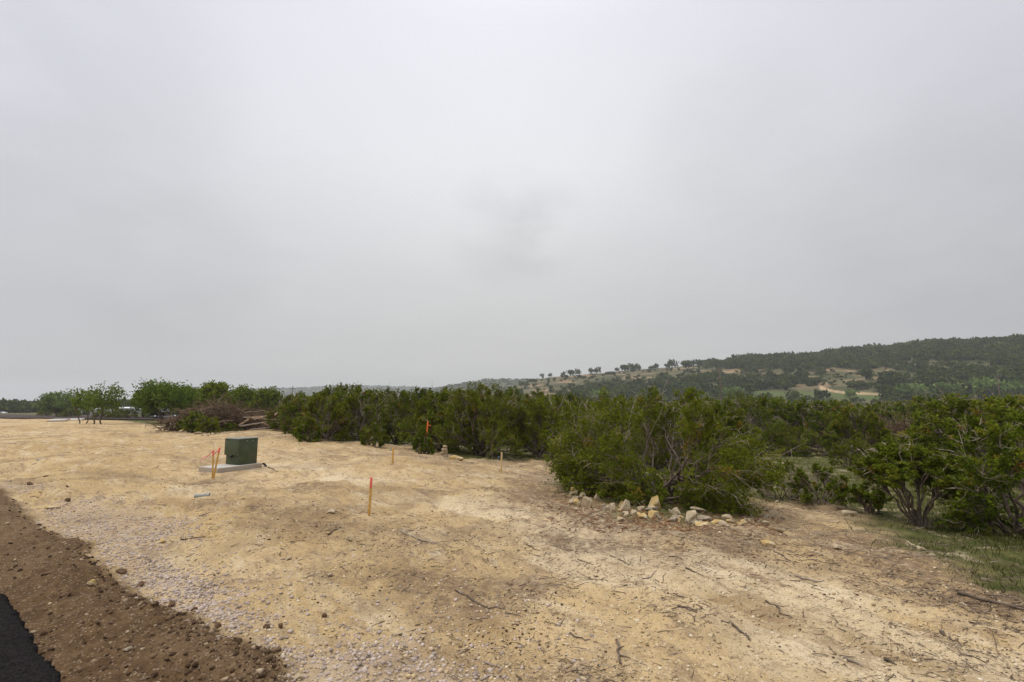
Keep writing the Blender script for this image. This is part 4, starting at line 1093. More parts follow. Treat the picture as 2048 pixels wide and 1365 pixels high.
def shed(px0, px1, top_y, eave_y, base_y, dist, label, mat='white_metal'):
    s = dist / F
    x0, x1 = (px0 - 1024) * s, (px1 - 1024) * s
    zt, ze, zb = EYE + (HOR - top_y) * s, EYE + (HOR - eave_y) * s, float(H((x0 + x1) / 2, dist)) - 0.3
    w = x1 - x0; dp = min(12.0, w)
    e = empty('white_shed', ((x0 + x1) / 2, dist, zb))
    mb = MB(); mb.box((0, dp / 2, (ze - zb) / 2), (w * 0.96, dp * 0.9, ze - zb)); mb.build('wall', 'shed_wall', e)
    mb = MB(); h = zt - zb; l = ze - zb
    v = [(-w / 2, 0, l), (w / 2, 0, l), (w / 2, dp, l), (-w / 2, dp, l), (-w / 2 + 2.0, dp / 2, h), (w / 2 - 2.0, dp / 2, h)]
    mb.add(v, [(0, 1, 5, 4), (2, 3, 4, 5), (0, 3, 2, 1)]); mb.add([v[0], v[4], v[3], v[1], v[2], v[5]], [(0, 1, 2), (3, 4, 5)])
    mb.build('roof', 'white_metal', e)
    n = max(2, int(w / 6))
    for k in range(n):
        mb = MB(); mb.box((-w / 2 + (k + 0.5) * w / n, dp * 0.05 - 0.06, (ze - zb) * 0.5), (w / n * 0.5, 0.08, (ze - zb) * 0.55)); mb.build('door', 'trans_dark', e)
    return tag(e, label, 'shed', 'white sheds beyond the far road')
shed(136, 192, 816, 821.5, 830, 175, 'low white-roofed shed seen between the trunks of the two open trees')
shed(216, 272, 814.5, 819, 830, 190, 'longer white shed between the leaning tree and the small oak')
shed(276, 322, 816.5, 820.5, 830, 205, 'white shed partly hidden behind the small oak')
shed(-2, 12, 823.0, 825.5, 829, 230, 'tiny white shed at the far left edge of the plain')

def car(px, by, label):
    q = hit(px, by); q.z += 0.17
    e = empty('parked_car', q, R(8))
    # side profile (x forward = -X, seen from the side), lofted across the width
    prof = [(-2.25, 0.42), (-2.28, 0.62), (-2.15, 0.78), (-1.15, 0.93), (-0.45, 1.36), (0.1, 1.45), (0.75, 1.42), (1.45, 1.08), (2.1, 1.02), (2.22, 0.85), (2.22, 0.40), (1.9, 0.26), (-2.0, 0.26)]
    def loft(pr, w0, w1, name, mat):
        mb = MB(); n = len(pr)
        rows = []
        for s, k in ((-1, 0.93), (-0.96, 1.0), (0.96, 1.0), (1, 0.93)):
            rows.append([(x * (1 if abs(s) < 1 else 0.985), s * (w0 if z < 0.95 else w0 + (w1 - w0) * (z - 0.95) / 0.5), z) for x, z in pr])
        V = np.array(rows); m = len(rows)
        i = np.arange(m - 1)[:, None] * n; j = np.arange(n)[None, :]; j2 = (j + 1) % n
        mb.add(V.reshape(-1, 3), np.stack([i + j, i + j2, i + n + j2, i + n + j], -1).reshape(-1, 4))
        for r0 in (0, (m - 1) * n):
            mb.f.append(np.array([[r0 + k for k in range(n)]]))
        return mb.build(name, mat, e, True)
    b = loft(prof, 0.9, 0.66, 'body', 'car_paint')
    for sgn in (-1, 1):
        mb = MB(); V = [(-0.95, 0.905 * sgn, 0.97), (-0.42, 0.715 * sgn, 1.31), (0.02, 0.695 * sgn, 1.38), (0.05, 0.905 * sgn, 0.97), (0.12, 0.905 * sgn, 0.97), (0.10, 0.695 * sgn, 1.38), (0.70, 0.71 * sgn, 1.35), (1.2, 0.90 * sgn, 1.0)]
        mb.add(V, [(0, 1, 2, 3), (4, 5, 6, 7)]); mb.build('side_window', 'glass', e)
        for wx in (-1.38, 1.38):
            mb = MB(); mb.tube([(wx, sgn * 0.70, 0.31), (wx, sgn * 0.92, 0.31)], 0.31, 18); w = mb.build('wheel', 'rubber', e)
            mb = MB(); mb.tube([(wx, sgn * 0.915, 0.31), (wx, sgn * 0.935, 0.31)], 0.19, 12); mb.build('rim', 'rim', w)
        mb = MB(); mb.box((-2.2, sgn * 0.66, 0.68), (0.14, 0.34, 0.13)); mb.build('headlight', 'lamp', e)
    mb = MB(); mb.add([(-1.12, -0.74, 0.965), (-1.12, 0.74, 0.965), (-0.47, 0.62, 1.37), (-0.47, -0.62, 1.37)], [(0, 1, 2, 3)]); mb.build('windscreen', 'glass', e)
    return tag(e, label, 'car')
car(336, 839.5, 'dark parked sedan half hidden behind the spreading round oak')

def pole(px, by, ty, dist, label, r=0.16, arm=True, lean=0.0):
    s = dist / F; x = (px - 1024) * s; z = float(H(x, dist)); zt = EYE + (HOR - ty) * s
    e = empty('utility_pole', (x, dist, z - 0.3))
    h = zt - z + 0.3
    mb = MB(); mb.tube([(0, 0, 0), (lean * h * 0.5, 0, h / 2), (lean * h, 0, h)], [r, r * 0.9, r * 0.75], 8); mb.build('shaft', 'pole', e)
    if arm:
        mb = MB(); mb.box((lean * h, 0, h - 0.9), (2.4, 0.14, 0.16)); mb.build('crossarm', 'pole', e)
        for k in (-1.0, 0.0, 1.0):
            mb = MB(); mb.tube([(k + lean * h, 0, h - 0.82), (k + lean * h, 0, h - 0.55)], [0.06, 0.035], 6); mb.build('insulator', 'pvc', e)
    return tag(e, label, 'utility pole', 'utility poles')
pole(587, 800, 773, 190, 'thin dark utility pole with a crossarm above the left scrub belt', 0.16)
pole(1440, 800, 737, 170, 'tall brown utility pole standing out against the hillside', 0.24, False, -0.01)
pole(1994, 800, 749, 185, 'faint thin pole in front of the wooded hill at far right', 0.2, True)

# ------------------------------------------------------------------ transformer cabinet on its pad, survey stakes
def beveled(mb, name, mat, parent=None, w=0.01, loc=None):
    o = mb.build(name, mat, parent, loc=loc)
    b = o.modifiers.new('edge', 'BEVEL'); b.width = w; b.segments = 2; b.limit_method = 'ANGLE'
    return o
def transformer():
    # corner nearest the viewer stands at pixel (477, 931); the door side faces left, the plain side right
    top = 0.11
    zc = PAD_Z + top
    d = ray(477, 931); k = (zc - EYE) / d[2]; C = np.array([d[0] * k, d[1] * k])
    th = R(64)
    ux = np.array([math.cos(th), math.sin(th)]); uy = np.array([-math.sin(th), math.cos(th)])
    a, b = 0.50, 0.47
    ctr = C + ux * a / 2 + uy * b / 2
    pc = ctr - ux * 0.25 + uy * 0.02
    pe = empty('concrete_pad', (pc[0], pc[1], PAD_Z), th)
    mb = MB(); mb.box((0, 0.0, top / 2 - 0.14), (1.16, 0.70, top + 0.28))
    beveled(mb, 'slab', 'concrete', pe, 0.012)
    tag(pe, 'pale concrete pad under the green electrical cabinet', 'concrete pad')
    e = empty('electrical_cabinet', (ctr[0], ctr[1], zc), th)
    mb = MB(); mb.box((0.0, 0, 0.305), (a, b, 0.60)); beveled(mb, 'body', 'trans_green', e, 0.010)
    mb = MB(); mb.box((-a / 2 - 0.022, 0, 0.415), (0.04, b + 0.03, 0.37)); beveled(mb, 'door', 'trans_green', e, 0.008)
    mb = MB(); mb.box((-0.016, 0, 0.615), (a + 0.075, b + 0.035, 0.022)); beveled(mb, 'lid', 'trans_lid', e, 0.008)
    mb = MB(); mb.box((-a / 2 - 0.03, 0.02, 0.212), (0.045, 0.09, 0.04)); mb.build('latch', 'trans_dark', e)
    mb = MB(); mb.tube([(-a / 2 - 0.03, 0.0, 0.195), (-a / 2 - 0.03, -0.02, 0.155), (-a / 2 - 0.03, 0.02, 0.155), (-a / 2 - 0.03, 0.005, 0.195)], 0.009, 6); mb.build('padlock', 'trans_dark', e)
    for k in (-0.06, 0.10):
        mb = MB(); mb.tube([(k, -b / 2 - 0.012, 0.56), (k, -b / 2 + 0.005, 0.56)], 0.016, 8); mb.build('bolt', 'pvc', e)
    tag(e, 'dark green steel electrical cabinet with a black latch on a concrete pad', 'electrical cabinet')
    # black cable end beside the pad
    q = on(526, 932)
    mb = MB(); P = np.array([(0, 0, 0.05), (0.06, -0.06, 0.05), (0.12, -0.12, 0.02), (0.18, -0.20, -0.03)]); mb.tube(P, 0.026, 8)
    o = mb.build('cable_stub', 'rubber', None, True, q); tag(o, 'short black cable end poking from the soil at the pad corner', 'cable')
PAD_Z = float(gz(*PADC)) + 0.0
transformer()

def ribbon_mb(L, w, dirv, g, drop=0.6):
    n = 9; t = np.linspace(0, 1, n)
    p = np.stack([dirv[0] * L * t, dirv[1] * L * t, -drop * L * t ** 1.6 + 0.02 * np.sin(9 * t + 1)], -1)
    mb = MB()
    v = np.concatenate([p + np.array([0, 0, w / 2]), p - np.array([0, 0, w / 2]) + np.array([0.0, 0.012, 0]) * np.sin(7 * t)[:, None]])
    v2 = v + np.array([0.0, 0.0015, 0])
    f = [(i, i + 1, n + i + 1, n + i) for i in range(n - 1)]
    mb.add(v, f); mb.add(v2, f); return mb
def stake(px, by, ty, lean, label, wood='stake', tip='pink', tipf=0.2, tape=None, tdir=(-1, 0.2), tl=0.25, w=0.042, drop=0.6):
    q, _, ht = dims(px, by, 10, ty)
    g = np.random.default_rng(int(px))
    e = empty('survey_stake', q, R(random.uniform(-20, 20)))
    e.rotation_euler[1] = lean
    def seg(z0, z1, grow=0.0, taper=False):
        mb = MB(); hw = w / 2 + grow; hd = 0.011 + grow
        v = [(-hw, -hd, z0), (hw, -hd, z0), (hw, hd, z0), (-hw, hd, z0)]
        k = 0.88 if taper else 1.0
        v += [(x * k, y * k, z1) for x, y, _ in v[:4]]
        mb.add(v, [(0, 3, 2, 1), (4, 5, 6, 7), (0, 1, 5, 4), (1, 2, 6, 5), (2, 3, 7, 6), (3, 0, 4, 7)]); return mb
    split = ht * (1 - tipf) if tip else ht
    beveled(seg(-0.15, split), 'shaft', wood, e, 0.003)
    if tip: beveled(seg(split, ht, 0.002, True), 'painted_tip', tip, e, 0.003)
    if tape:
        rb = ribbon_mb(tl, 0.022, tdir, g, drop).build('ribbon', tape, e); rb.location = (0, 0, ht * 0.90)
    return tag(e, label, 'survey stake', 'wooden survey stakes')
stake(425, 953, 900, R(-1.5), 'thin wooden stake with a long pink ribbon streaming from its tip, beside the concrete pad', tip='pink', tipf=0.22, tape='pink_tape', tdir=(-1, -0.1), tl=0.26, w=0.030, drop=0.75)
stake(427, 954, 895, R(8), 'leaning wooden stake with a pink painted tip, at the concrete pad', tip='pink', tipf=0.16, tape='pink_tape', tdir=(-1, 0.2), tl=0.09, w=0.034)
stake(738, 1028, 955, R(2.0), 'wooden stake with a bright pink top alone on the bare ground', tip='pink', tipf=0.27, w=0.034)
stake(785, 929, 896, R(1.5), 'short wooden stake with a blue-marked tip at the middle of the clearing', tip=None, tape='blue', tdir=(-1, -0.1), tl=0.10, w=0.045, drop=0.5)
stake(1002, 946, 905, R(2.0), 'pale wooden stake with a hanging grey-blue ribbon before the rounded juniper', wood='stake_pale', tip=None, tape='blue_tape', tdir=(-1, -0.1), tl=0.12, w=0.04, drop=1.2)
stake(850, 907, 843, R(4), 'tall stake with an orange tip and ribbon standing in the scrub edge', tip='orange', tipf=0.32, tape='orange', tdir=(1, -0.15), tl=0.13, w=0.05, drop=0.4)

# ------------------------------------------------------------------ stones
def stone_mesh(seed, sx, sy, sz, mat, block=0.6, name='rock'):
    g = np.random.default_rng(seed)
    bm = bmesh.new()
    for _ in range(13):
        d = g.normal(0, 1, 3)
        d = d / (np.abs(d) ** (2 + 4 * block)).sum() ** (1 / (2 + 4 * block))
        d *= g.uniform(0.80, 1.0)
        bm.verts.new((d[0] * sx / 2, d[1] * sy / 2, d[2] * sz / 2))
    r = bmesh.ops.convex_hull(bm, input=bm.verts)
    bmesh.ops.delete(bm, geom=[v for v in bm.verts if not v.link_faces], context='VERTS')
    bmesh.ops.dissolve_limit(bm, angle_limit=R(14), verts=bm.verts, edges=bm.edges)
    bmesh.ops.bevel(bm, geom=bm.edges[:], offset=min(sx, sy, sz) * 0.03, segments=1, affect='EDGES', profile=0.5)
    bmesh.ops.triangulate(bm, faces=bm.faces[:])
    bmesh.ops.subdivide_edges(bm, edges=[e for e in bm.edges if e.calc_length() > 0.25 * min(sx, sy, sz)], cuts=1, use_grid_fill=True)
    bmesh.ops.triangulate(bm, faces=bm.faces[:])
    for v in bm.verts:
        n = vnoise(np.array([v.co.x * 9 + seed]), np.array([v.co.y * 9 + v.co.z * 7]), seed)[0]
        v.co *= 1 + 0.05 * n
    me = bpy.data.meshes.new(name); bm.to_mesh(me); bm.free()
    me.materials.append(M[mat]); return me
def rock(seed, px, by, w, h, label, mat='stone', block=0.6, deep=0.8, tilt=0.0, roll=0.0, lift=0.0, group='loose stones', name='rock', sink=0.30, cat='rock', rz=None):
    """stone seen w x h pixels with its foot at (px, by)"""
    q = on(px, by); s = q.y / F * 1.02
    sx, sz = w * s * 1.08, h * s * 1.22
    me = stone_mesh(seed, sx, max(sx, sz) * deep, sz, mat, block, name)
    o = bpy.data.objects.new(name, me); COL.objects.link(o)
    o.location = (q.x, q.y + 0.3 * sx * deep, q.z + sz * (0.5 - sink) + lift * s)
    o.rotation_euler = (roll, tilt, rz if rz is not None else R(random.uniform(-15, 15)))
    return tag(o, label, cat, group)
GR_ = 'limestone rocks round the broad juniper'
rock(1, 1150, 1003, 20, 20, 'grey-white rounded rock at the left end of the heap under the broad juniper', 'stone', group=GR_)
rock(2, 1155, 1011, 15, 20, 'small ochre-sided rock below the leftmost grey-white rock', 'stone_ochre', group=GR_)
rock(3, 1175, 1014, 30, 26, 'pale slanting rock in front of the left end of the rock heap', 'stone', tilt=R(-25), group=GR_)
rock(4, 1180, 990, 26, 18, 'pinkish grey slab tipped up among the twigs above the slanting rock', 'stone_grey', tilt=R(22), group=GR_)
rock(5, 1196, 1002, 16, 16, 'small pale rock half under leaves, right of the slanting rock', 'stone', group=GR_)
rock(6, 1208, 1024, 13, 17, 'upright grey egg-shaped rock standing in the litter', 'stone_grey', 0.2, group=GR_)
rock(7, 1230, 1026, 20, 22, 'pale upright block with a flat foot, left of the biggest rounded rock', 'stone', group=GR_)
rock(8, 1254, 1021, 27, 24, 'biggest rounded rock in the middle of the heap, grey-tan', 'stone', 0.35, group=GR_)
rock(9, 1244, 1012, 16, 16, 'ochre rock tucked behind the biggest rounded rock', 'stone_ochre', group=GR_)
rock(10, 1256, 1035, 20, 10, 'flat white stone lying before the biggest rounded rock', 'stone', group=GR_)
rock(11, 1243, 1044, 17, 9, 'small white stone out on the bare ground before the heap', 'stone', group=GR_)
rock(12, 1310, 1024, 26, 30, 'tall yellow-brown rock under the middle of the broad juniper', 'stone_ochre', group=GR_)
rock(13, 1306, 1027, 16, 8, 'flat pale stone at the foot of the tall yellow-brown rock', 'stone', group=GR_)
rock(14, 1384, 1049, 30, 25, 'large pale rock with a long slab resting on it', 'stone', 0.5, group=GR_)
rock(15, 1396, 1030, 42, 13, 'long pale slab leaning across the large pale rock', 'stone', 0.8, 0.45, tilt=R(18), lift=3, group=GR_)
rock(16, 1410, 1050, 30, 16, 'grey rock behind the flat ochre stones', 'stone_grey', group=GR_)
rock(17, 1408, 1058, 28, 12, 'flat ochre stone lowest at the right end of the heap', 'stone_ochre', group=GR_)
rock(18, 1440, 1056, 34, 11, 'long ochre and white stone at the right tip of the heap', 'stone_ochre', 0.8, 0.5, group=GR_)
rock(19, 1352, 1040, 14, 10, 'small brownish rock amid rusty needles, left of the large slab-topped rock', 'stone_grey', group=GR_)
rock(20, 1286, 1008, 14, 12, 'dark grey rock in the shade under the broad juniper', 'stone_grey', group=GR_)
gr = np.random.default_rng(46)
for i in range(60):
    px = gr.uniform(1130, 1480) if i < 50 else gr.uniform(1480, 1590); by = np.interp(px, [1135, 1240, 1330, 1400, 1470, 1590], [1004, 1032, 1044, 1058, 1060, 1040]) + gr.normal(-4, 6)
    w = gr.uniform(15, 24) if i < 14 else gr.uniform(6, 16)
    rock(1000 + i, px, by, w, w * gr.uniform(0.5, 0.9), 'small pale limestone rubble scattered round the foot of the broad juniper', ('stone', 'stone', 'stone_ochre', 'stone_grey')[i % 4], group='small rubble under the broad juniper', name='rubble_stone', cat='stone')
GL = 'loose stones on the bare ground'
rock(30, 1532, 1028, 17, 14, 'white angular stone, upper left one of three right of the broad juniper', 'stone', group=GL)
rock(31, 1550, 1036, 20, 15, 'largest of three white stones right of the broad juniper', 'stone', group=GL)
rock(32, 1567, 1035, 13, 10, 'right one of three white stones right of the broad juniper', 'stone', group=GL)
rock(33, 1556, 1064, 30, 11, 'flat white stone below the three white stones', 'stone', 0.5, group=GL, tilt=R(6))
rock(34, 1497, 1077, 16, 12, 'bright white stone on bare soil before the broad juniper', 'stone', group=GL)
rock(35, 1540, 1096, 27, 11, 'ochre flat stone on the brown litter bank', 'stone_ochre', group=GL)
rock(36, 1680, 1094, 22, 10, 'flat white stone beside the wheel cleat marks', 'stone', group=GL)
rock(37, 1825, 1100, 20, 17, 'round white block in the brown litter on the slope', 'stone', 0.5, group=GL)
rock(38, 1845, 1106, 22, 7, 'thin flat tan stone right below the round white block', 'stone', group=GL)
rock(39, 1868, 1121, 11, 6, 'small white chip in the litter below the thin flat tan stone', 'stone', group=GL)
rock(40, 1704, 1034, 33, 13, 'squared pale stone beam lying below the knee-high sapling', 'stone', 0.95, 0.4, group=GL, tilt=R(8))
rock(41, 1684, 1001, 10, 9, 'small pale stone in the grass behind the stone beam', 'stone', group=GL)
rock(42, 1555, 1005, 12, 5, 'thin white stone at the foot of the ragged juniper', 'stone', group=GL)
rock(43, 1775, 1121, 10, 6, 'small pale stone left of the round white block, nearer the bare ground', 'stone', group=GL)
rock(44, 95, 1024, 28, 7, 'long tan stone at the top edge of the gravel', 'stone_ochre', group=GL)
rock(45, 180, 1176, 17, 10, 'orange stone sitting alone on the brown soil', 'stone_ochre', 0.3, group=GL)
rock(46, 252, 1307, 16, 9, 'pale grey flake lying on the brown soil', 'stone_grey', group=GL)
rock(47, 660, 1034, 17, 10, 'white stone on the ground left of the lone pink-topped stake', 'stone', group=GL)
rock(48, 577, 1113, 13, 8, 'small white stone in the middle of the bare ground', 'stone', group=GL)
rock(49, 658, 1150, 12, 7, 'small white stone beside the brown litter drift', 'stone', group=GL)
rock(50, 797, 1258, 17, 8, 'pale stone just above the lower gravel patch', 'stone', group=GL)
rock(51, 316, 1095, 17, 9, 'yellow stone in the upper gravel patch', 'stone_ochre', group=GL)
rock(52, 593, 1354, 22, 12, 'white stone at the corner of soil and lower gravel', 'stone', group=GL)
GP = 'pale stones before the brush pile'
for i, (px, by, w, h, lab) in enumerate([(322, 858, 10, 5, 'pale stone under the edge of the spreading oak'), (342, 860, 12, 6, 'white stone at the left foot of the yellow-green juniper'), (364, 866, 12, 5, 'small pale stone below the yellow-green juniper'),
        (380, 866, 12, 6, 'white stone between the small pale stone and the long slab at the brush pile'), (394, 869, 16, 7, 'long pale slab before the brush pile'), (425, 870, 8, 6, 'lone white stone in the weeds right of the long pale slab'), (408, 874, 14, 5, 'flat tan stone below the long pale slab')]):
    rock(60 + i, px, by, w, h, lab, 'stone', group=GP)
GC = 'stones of the small cairn'
for i, (px, by, w, h, lift, lab, mt) in enumerate([(888, 918, 20, 7, 0, 'broad foot stone of the cairn', 'stone'), (889, 918, 16, 6, 7, 'second stone up in the cairn', 'stone_grey'), (887, 918, 15, 6, 12.5, 'third stone up in the cairn, tilted', 'stone'),
        (888, 918, 12, 6, 18, 'fourth stone up in the cairn', 'stone'), (889, 918, 9, 6, 23.5, 'top stone of the cairn', 'stone')]):
    rock(80 + i, px, by, w, h, lab, mt, 0.7, 0.8, lift=lift, group=GC, sink=0.4, tilt=R((-4, 6, -5, 4, 3)[i]))
rock(90, 911, 921, 29, 12, 'big yellow-topped boulder beside the cairn', 'stone_ochre', 0.6, 0.6, group=GL, name='boulder', cat='boulder')
rock(91, 1146, 908, 15, 16, 'round grey boulder at the back of the gap left of the broad juniper', 'stone_grey', 0.0, group=GL, name='boulder', cat='boulder', sink=0.1)
rock(92, 1024, 936, 12, 5, 'small white stone right of the pale blue-ribboned stake', 'stone', group=GL)
rock(93, 942, 928, 8, 4, 'tiny white stone right of the yellow-topped boulder', 'stone', group=GL)
# dark clods of earth
GK = 'dark clods of earth'
for i, (px, by, w, h, lab) in enumerate([(56, 976, 13, 9, 'dark clod on the tan ground nearest the left edge of the photo'), (90, 952, 9, 6, 'small dark clod, farthest of those on the tan ground'), (135, 981, 12, 8, 'dark clod in the middle of the left tan ground'), (131, 1015, 12, 9, 'dark clod just above the gravel'),
        (62, 1000, 14, 6, 'flat dark clod at the soil edge, above the gravel'), (89, 1163, 24, 9, 'broad dark clod on the soil below the gravel'), (124, 1199, 26, 13, 'largest dark clod in the middle of the soil strip'), (238, 1148, 22, 12, 'dark clod at the soil edge beside the gravel'),
        (276, 1166, 20, 12, 'brown clod overlapping the gravel edge'), (340, 1206, 20, 12, 'dark clod below the gravel bend'), (384, 1228, 18, 12, 'dark clod at the gravel tail'), (430, 1262, 18, 12, 'round clod at the end of the upper gravel patch'),
        (558, 1256, 14, 14, 'upright dark clod between the two gravel patches'), (530, 1262, 14, 10, 'dark clod left of the upright clod'), (648, 1226, 12, 10, 'small dark clod on the tan ground above the lower gravel'), (470, 1290, 20, 12, 'dark clod at the right tip of the soil strip'),
        (283, 1385, 30, 16, 'clod at the bottom of the soil strip'), (215, 1275, 26, 11, 'low clod on the soil near the asphalt')]):
    rock(120 + i, px, by, w, h, lab, 'clod', 0.05, 0.9, group=GK, name='earth_clod', cat='clod', sink=0.3)

# ------------------------------------------------------------------ sticks on the ground, logs, brush piles
def stick(px0, py0, px1, py1, label, r=0.010, forks=1, mat='bark', seed=0, name='stick', group='sticks lying on the bare ground', cat='stick', up=0.0):
    a, b = on(px0, py0), on(px1, py1); g = np.random.default_rng(seed)
    n = 9
    mid = (a + b) / 2
    p = curve_pts((a - mid)[:], (b - mid)[:], n, 0.05, g)
    p[:, 2] = gz(p[:, 0] + mid.x, p[:, 1] + mid.y) - mid.z + r * 0.8 + up * np.linspace(0, 1, n) ** 2
    r = r * 0.62; p = p + g.normal(0, 0.006, p.shape) * np.array([1, 1, 0.3])
    mb = MB(); mb.tube(p, np.linspace(r * 1.2, r * 0.5, n), 6, 0.5 if mat == 'bark' else 0.9)
    L = (b - a).length
    for k in range(forks):
        q = p[int(g.integers(2, n - 2))]
        d = unit((p[-1] - p[0]) + g.normal(0, 0.55, 3) * L)
        e = q + d * L * g.uniform(0.2, 0.42); e[2] = max(e[2], gz(e[0] + mid.x, e[1] + mid.y) - mid.z + r * 0.4)
        e[2] = min(e[2], q[2] + 0.05 + up * 0.5)
        mb.tube(curve_pts(q, e, 5, 0.06, g), np.linspace(r * 0.7, r * 0.3, 5), 5)
    o = mb.build(name, mat, None, True, mid)
    return tag(o, label, cat, group)
sticks = [(790, 1070, 880, 1098, 'forked dark stick below and right of the lone pink-topped stake', 0.012, 2), (655, 1075, 684, 1062, 'short thick stick left of the forked dark stick', 0.014, 0), (360, 1084, 410, 1077, 'dark stick between gravel and pad', 0.012, 0),
 (910, 1180, 1010, 1217, 'long thin stick sloping down in the middle foreground', 0.010, 1), (1048, 1077, 1060, 1093, 'short bent stick standing up in the pale track', 0.008, 0), (1052, 1098, 1078, 1108, 'curved brown stick just below the short bent stick', 0.009, 1),
 (1155, 1117, 1187, 1122, 'thin stick on the pale track below the rock heap', 0.008, 0), (1238, 1122, 1258, 1133, 'short stick below the flat white stones, on pale ground', 0.008, 1), (1285, 1163, 1312, 1153, 'pale forked twig on the yellow ground in the middle right', 0.008, 1),
 (1338, 1128, 1364, 1140, 'straight twig right of the pale forked twig', 0.008, 0), (1373, 1160, 1405, 1172, 'dark twig with a raised fork near the damp track', 0.009, 2), (1533, 1210, 1588, 1248, 'dark curved stick on yellow ground, lower right', 0.010, 1),
 (1590, 1150, 1650, 1164, 'dark forked stick on the littered ground right of centre', 0.011, 2), (1550, 1107, 1580, 1120, 'stick pointing at the ochre flat stone', 0.010, 0), (1355, 1225, 1393, 1240, 'dark rotten stick beside a fibrous lump, right foreground', 0.014, 1),
 (1465, 1262, 1500, 1290, 'broken dark branch end in the right foreground', 0.012, 2), (1690, 1330, 1722, 1344, 'dark brown splintered stick near the bottom edge, right', 0.014, 0), (1770, 1335, 1790, 1347, 'short thick dark stick near the bottom edge, farther right', 0.014, 0),
 (1236, 1300, 1243, 1342, 'dark upright-lying branch pointing at the viewer, bottom middle', 0.013, 2), (1140, 1283, 1182, 1293, 'thin straight stick left of the dark branch pointing at the viewer', 0.008, 0), (970, 1315, 1007, 1329, 'dark stick near the bottom edge, left of middle', 0.010, 0),
 (1920, 1190, 2052, 1222, 'long dark dead branch along the bank at the right edge', 0.020, 4), (700, 1290, 738, 1350, 'curved twig lying over the lower gravel patch', 0.006, 0), (535, 935, 556, 947, 'thin dark stick trailing from the cable end', 0.014, 0),
 (845, 1000, 868, 1008, 'short dark twig on the pale ground right of the lone stake', 0.010, 0), (1010, 1225, 1040, 1236, 'brown twig beside the dark litter tuft in the foreground', 0.008, 1), (1880, 1252, 1890, 1262, 'small dark chunk of bark on pale ground, right', 0.014, 0), (1895, 1262, 1925, 1282, 'small forked twig below the dark bark chunk', 0.008, 2)]
for i, (a, b, c, d, lab, r, fk) in enumerate(sticks): stick(a, b, c, d, lab, r, fk, 'bark' if i % 4 else 'dead_wood', 40 + i)
# grey pipe scrap
q = on(402, 998); mb = MB(); mb.tube([(-0.11, 0, 0.01), (0.11, 0.05, 0.02)], 0.034, 14, cap=False); mb.tube([(-0.11, 0, 0.01), (0.11, 0.05, 0.02)], 0.028, 14, cap=False)
tag(mb.build('pipe_scrap', 'pvc', None, True, q), 'short grey piece of pipe lying above the gravel', 'pipe')
q = on(82, 925); mb = MB(); mb.tube([(-0.10, 0, 0.0), (0.10, 0.05, 0.01)], 0.034, 14, cap=False); mb.tube([(-0.10, 0, 0.0), (0.10, 0.05, 0.01)], 0.028, 14, cap=False)
tag(mb.build('pipe_scrap', 'pvc', None, True, q), 'small grey pipe scrap far left on the tan ground', 'pipe')

def brush(name, px, by, w, ty, n, label, seed, rr=(0.008, 0.03), depth=0.8, mat='red_brush', core=True):
    """tangle of cut limbs heaped into a mound"""
    q, hw, ht = dims(px, by, w, ty); g = np.random.default_rng(seed)
    mb = MB()
    for i in range(n):
        t = g.uniform(0, 1) ** 0.7
        x = g.uniform(-1, 1) * hw; zmax = ht * math.sqrt(max(0.02, 1 - (x / hw) ** 2)) * (0.75 + 0.35 * g.uniform())
        z = zmax * t; y = g.uniform(-1, 1) * hw * depth * math.sqrt(max(0.05, 1 - t * 0.8))
        L = g.uniform(0.25, 0.9) * min(ht, 1.6) * 0.9
        d = unit(np.array([g.normal(0, 1), g.normal(0, 0.8), g.normal(0.05, 0.5)]))
        a = np.array([x, y, max(0.03, z)]); b = a + d * L; b[2] = max(0.02, b[2])
        r = g.uniform(*rr) * (1.6 if g.uniform() < 0.1 else 0.8)
        p = curve_pts(a, b, 5, 0.12, g)
        tn = float(np.clip(g.normal(0.45, 0.25), 0, 1))
        mb.tube(p, np.linspace(r, r * 0.4, 5), 4, tn, cap=False)
        for k in range(3):
            c = p[int(g.integers(1, 5))]
            mb.tube(curve_pts(c, c + unit(d + g.normal(0, 0.8, 3)) * L * 0.45, 4, 0.1, g), np.linspace(r * 0.5, r * 0.2, 4), 3, tn, cap=False)
    if core:
        m = n * 6
        x = g.uniform(-1, 1, m) * hw * 0.93; zt = ht * 0.82 * np.sqrt(np.maximum(0.02, 1 - (x / hw) ** 2)); P = np.stack([x, g.uniform(-0.7, 0.7, m) * hw * depth, zt * g.uniform(0, 1, m) ** 0.8 + 0.02], -1)
        add_sprigs(mb, P, unit(g.normal(0, 1, (m, 3))), g, 4, 0.22, 0.012, 1.0, np.clip(g.normal(0.3, 0.2, m), 0, 0.8))
    o = mb.build(name, mat, None, False, q)
    return tag(o, label, 'brush pile', kind='stuff')
brush('brush_pile', 428, 862, 170, 812, 1000, 'reddish brown heap of uprooted branches and roots', 11, (0.008, 0.034), 0.55)
brush('brush_pile', 535, 858, 110, 822, 420, 'greyish brown heap of limbs under the cut logs', 12, (0.012, 0.04), 0.55)
brush('brush_pile', 1812, 905, 125, 843, 620, 'tangled red-brown heap of dead branches in the scrub', 13, (0.008, 0.022), 0.7)

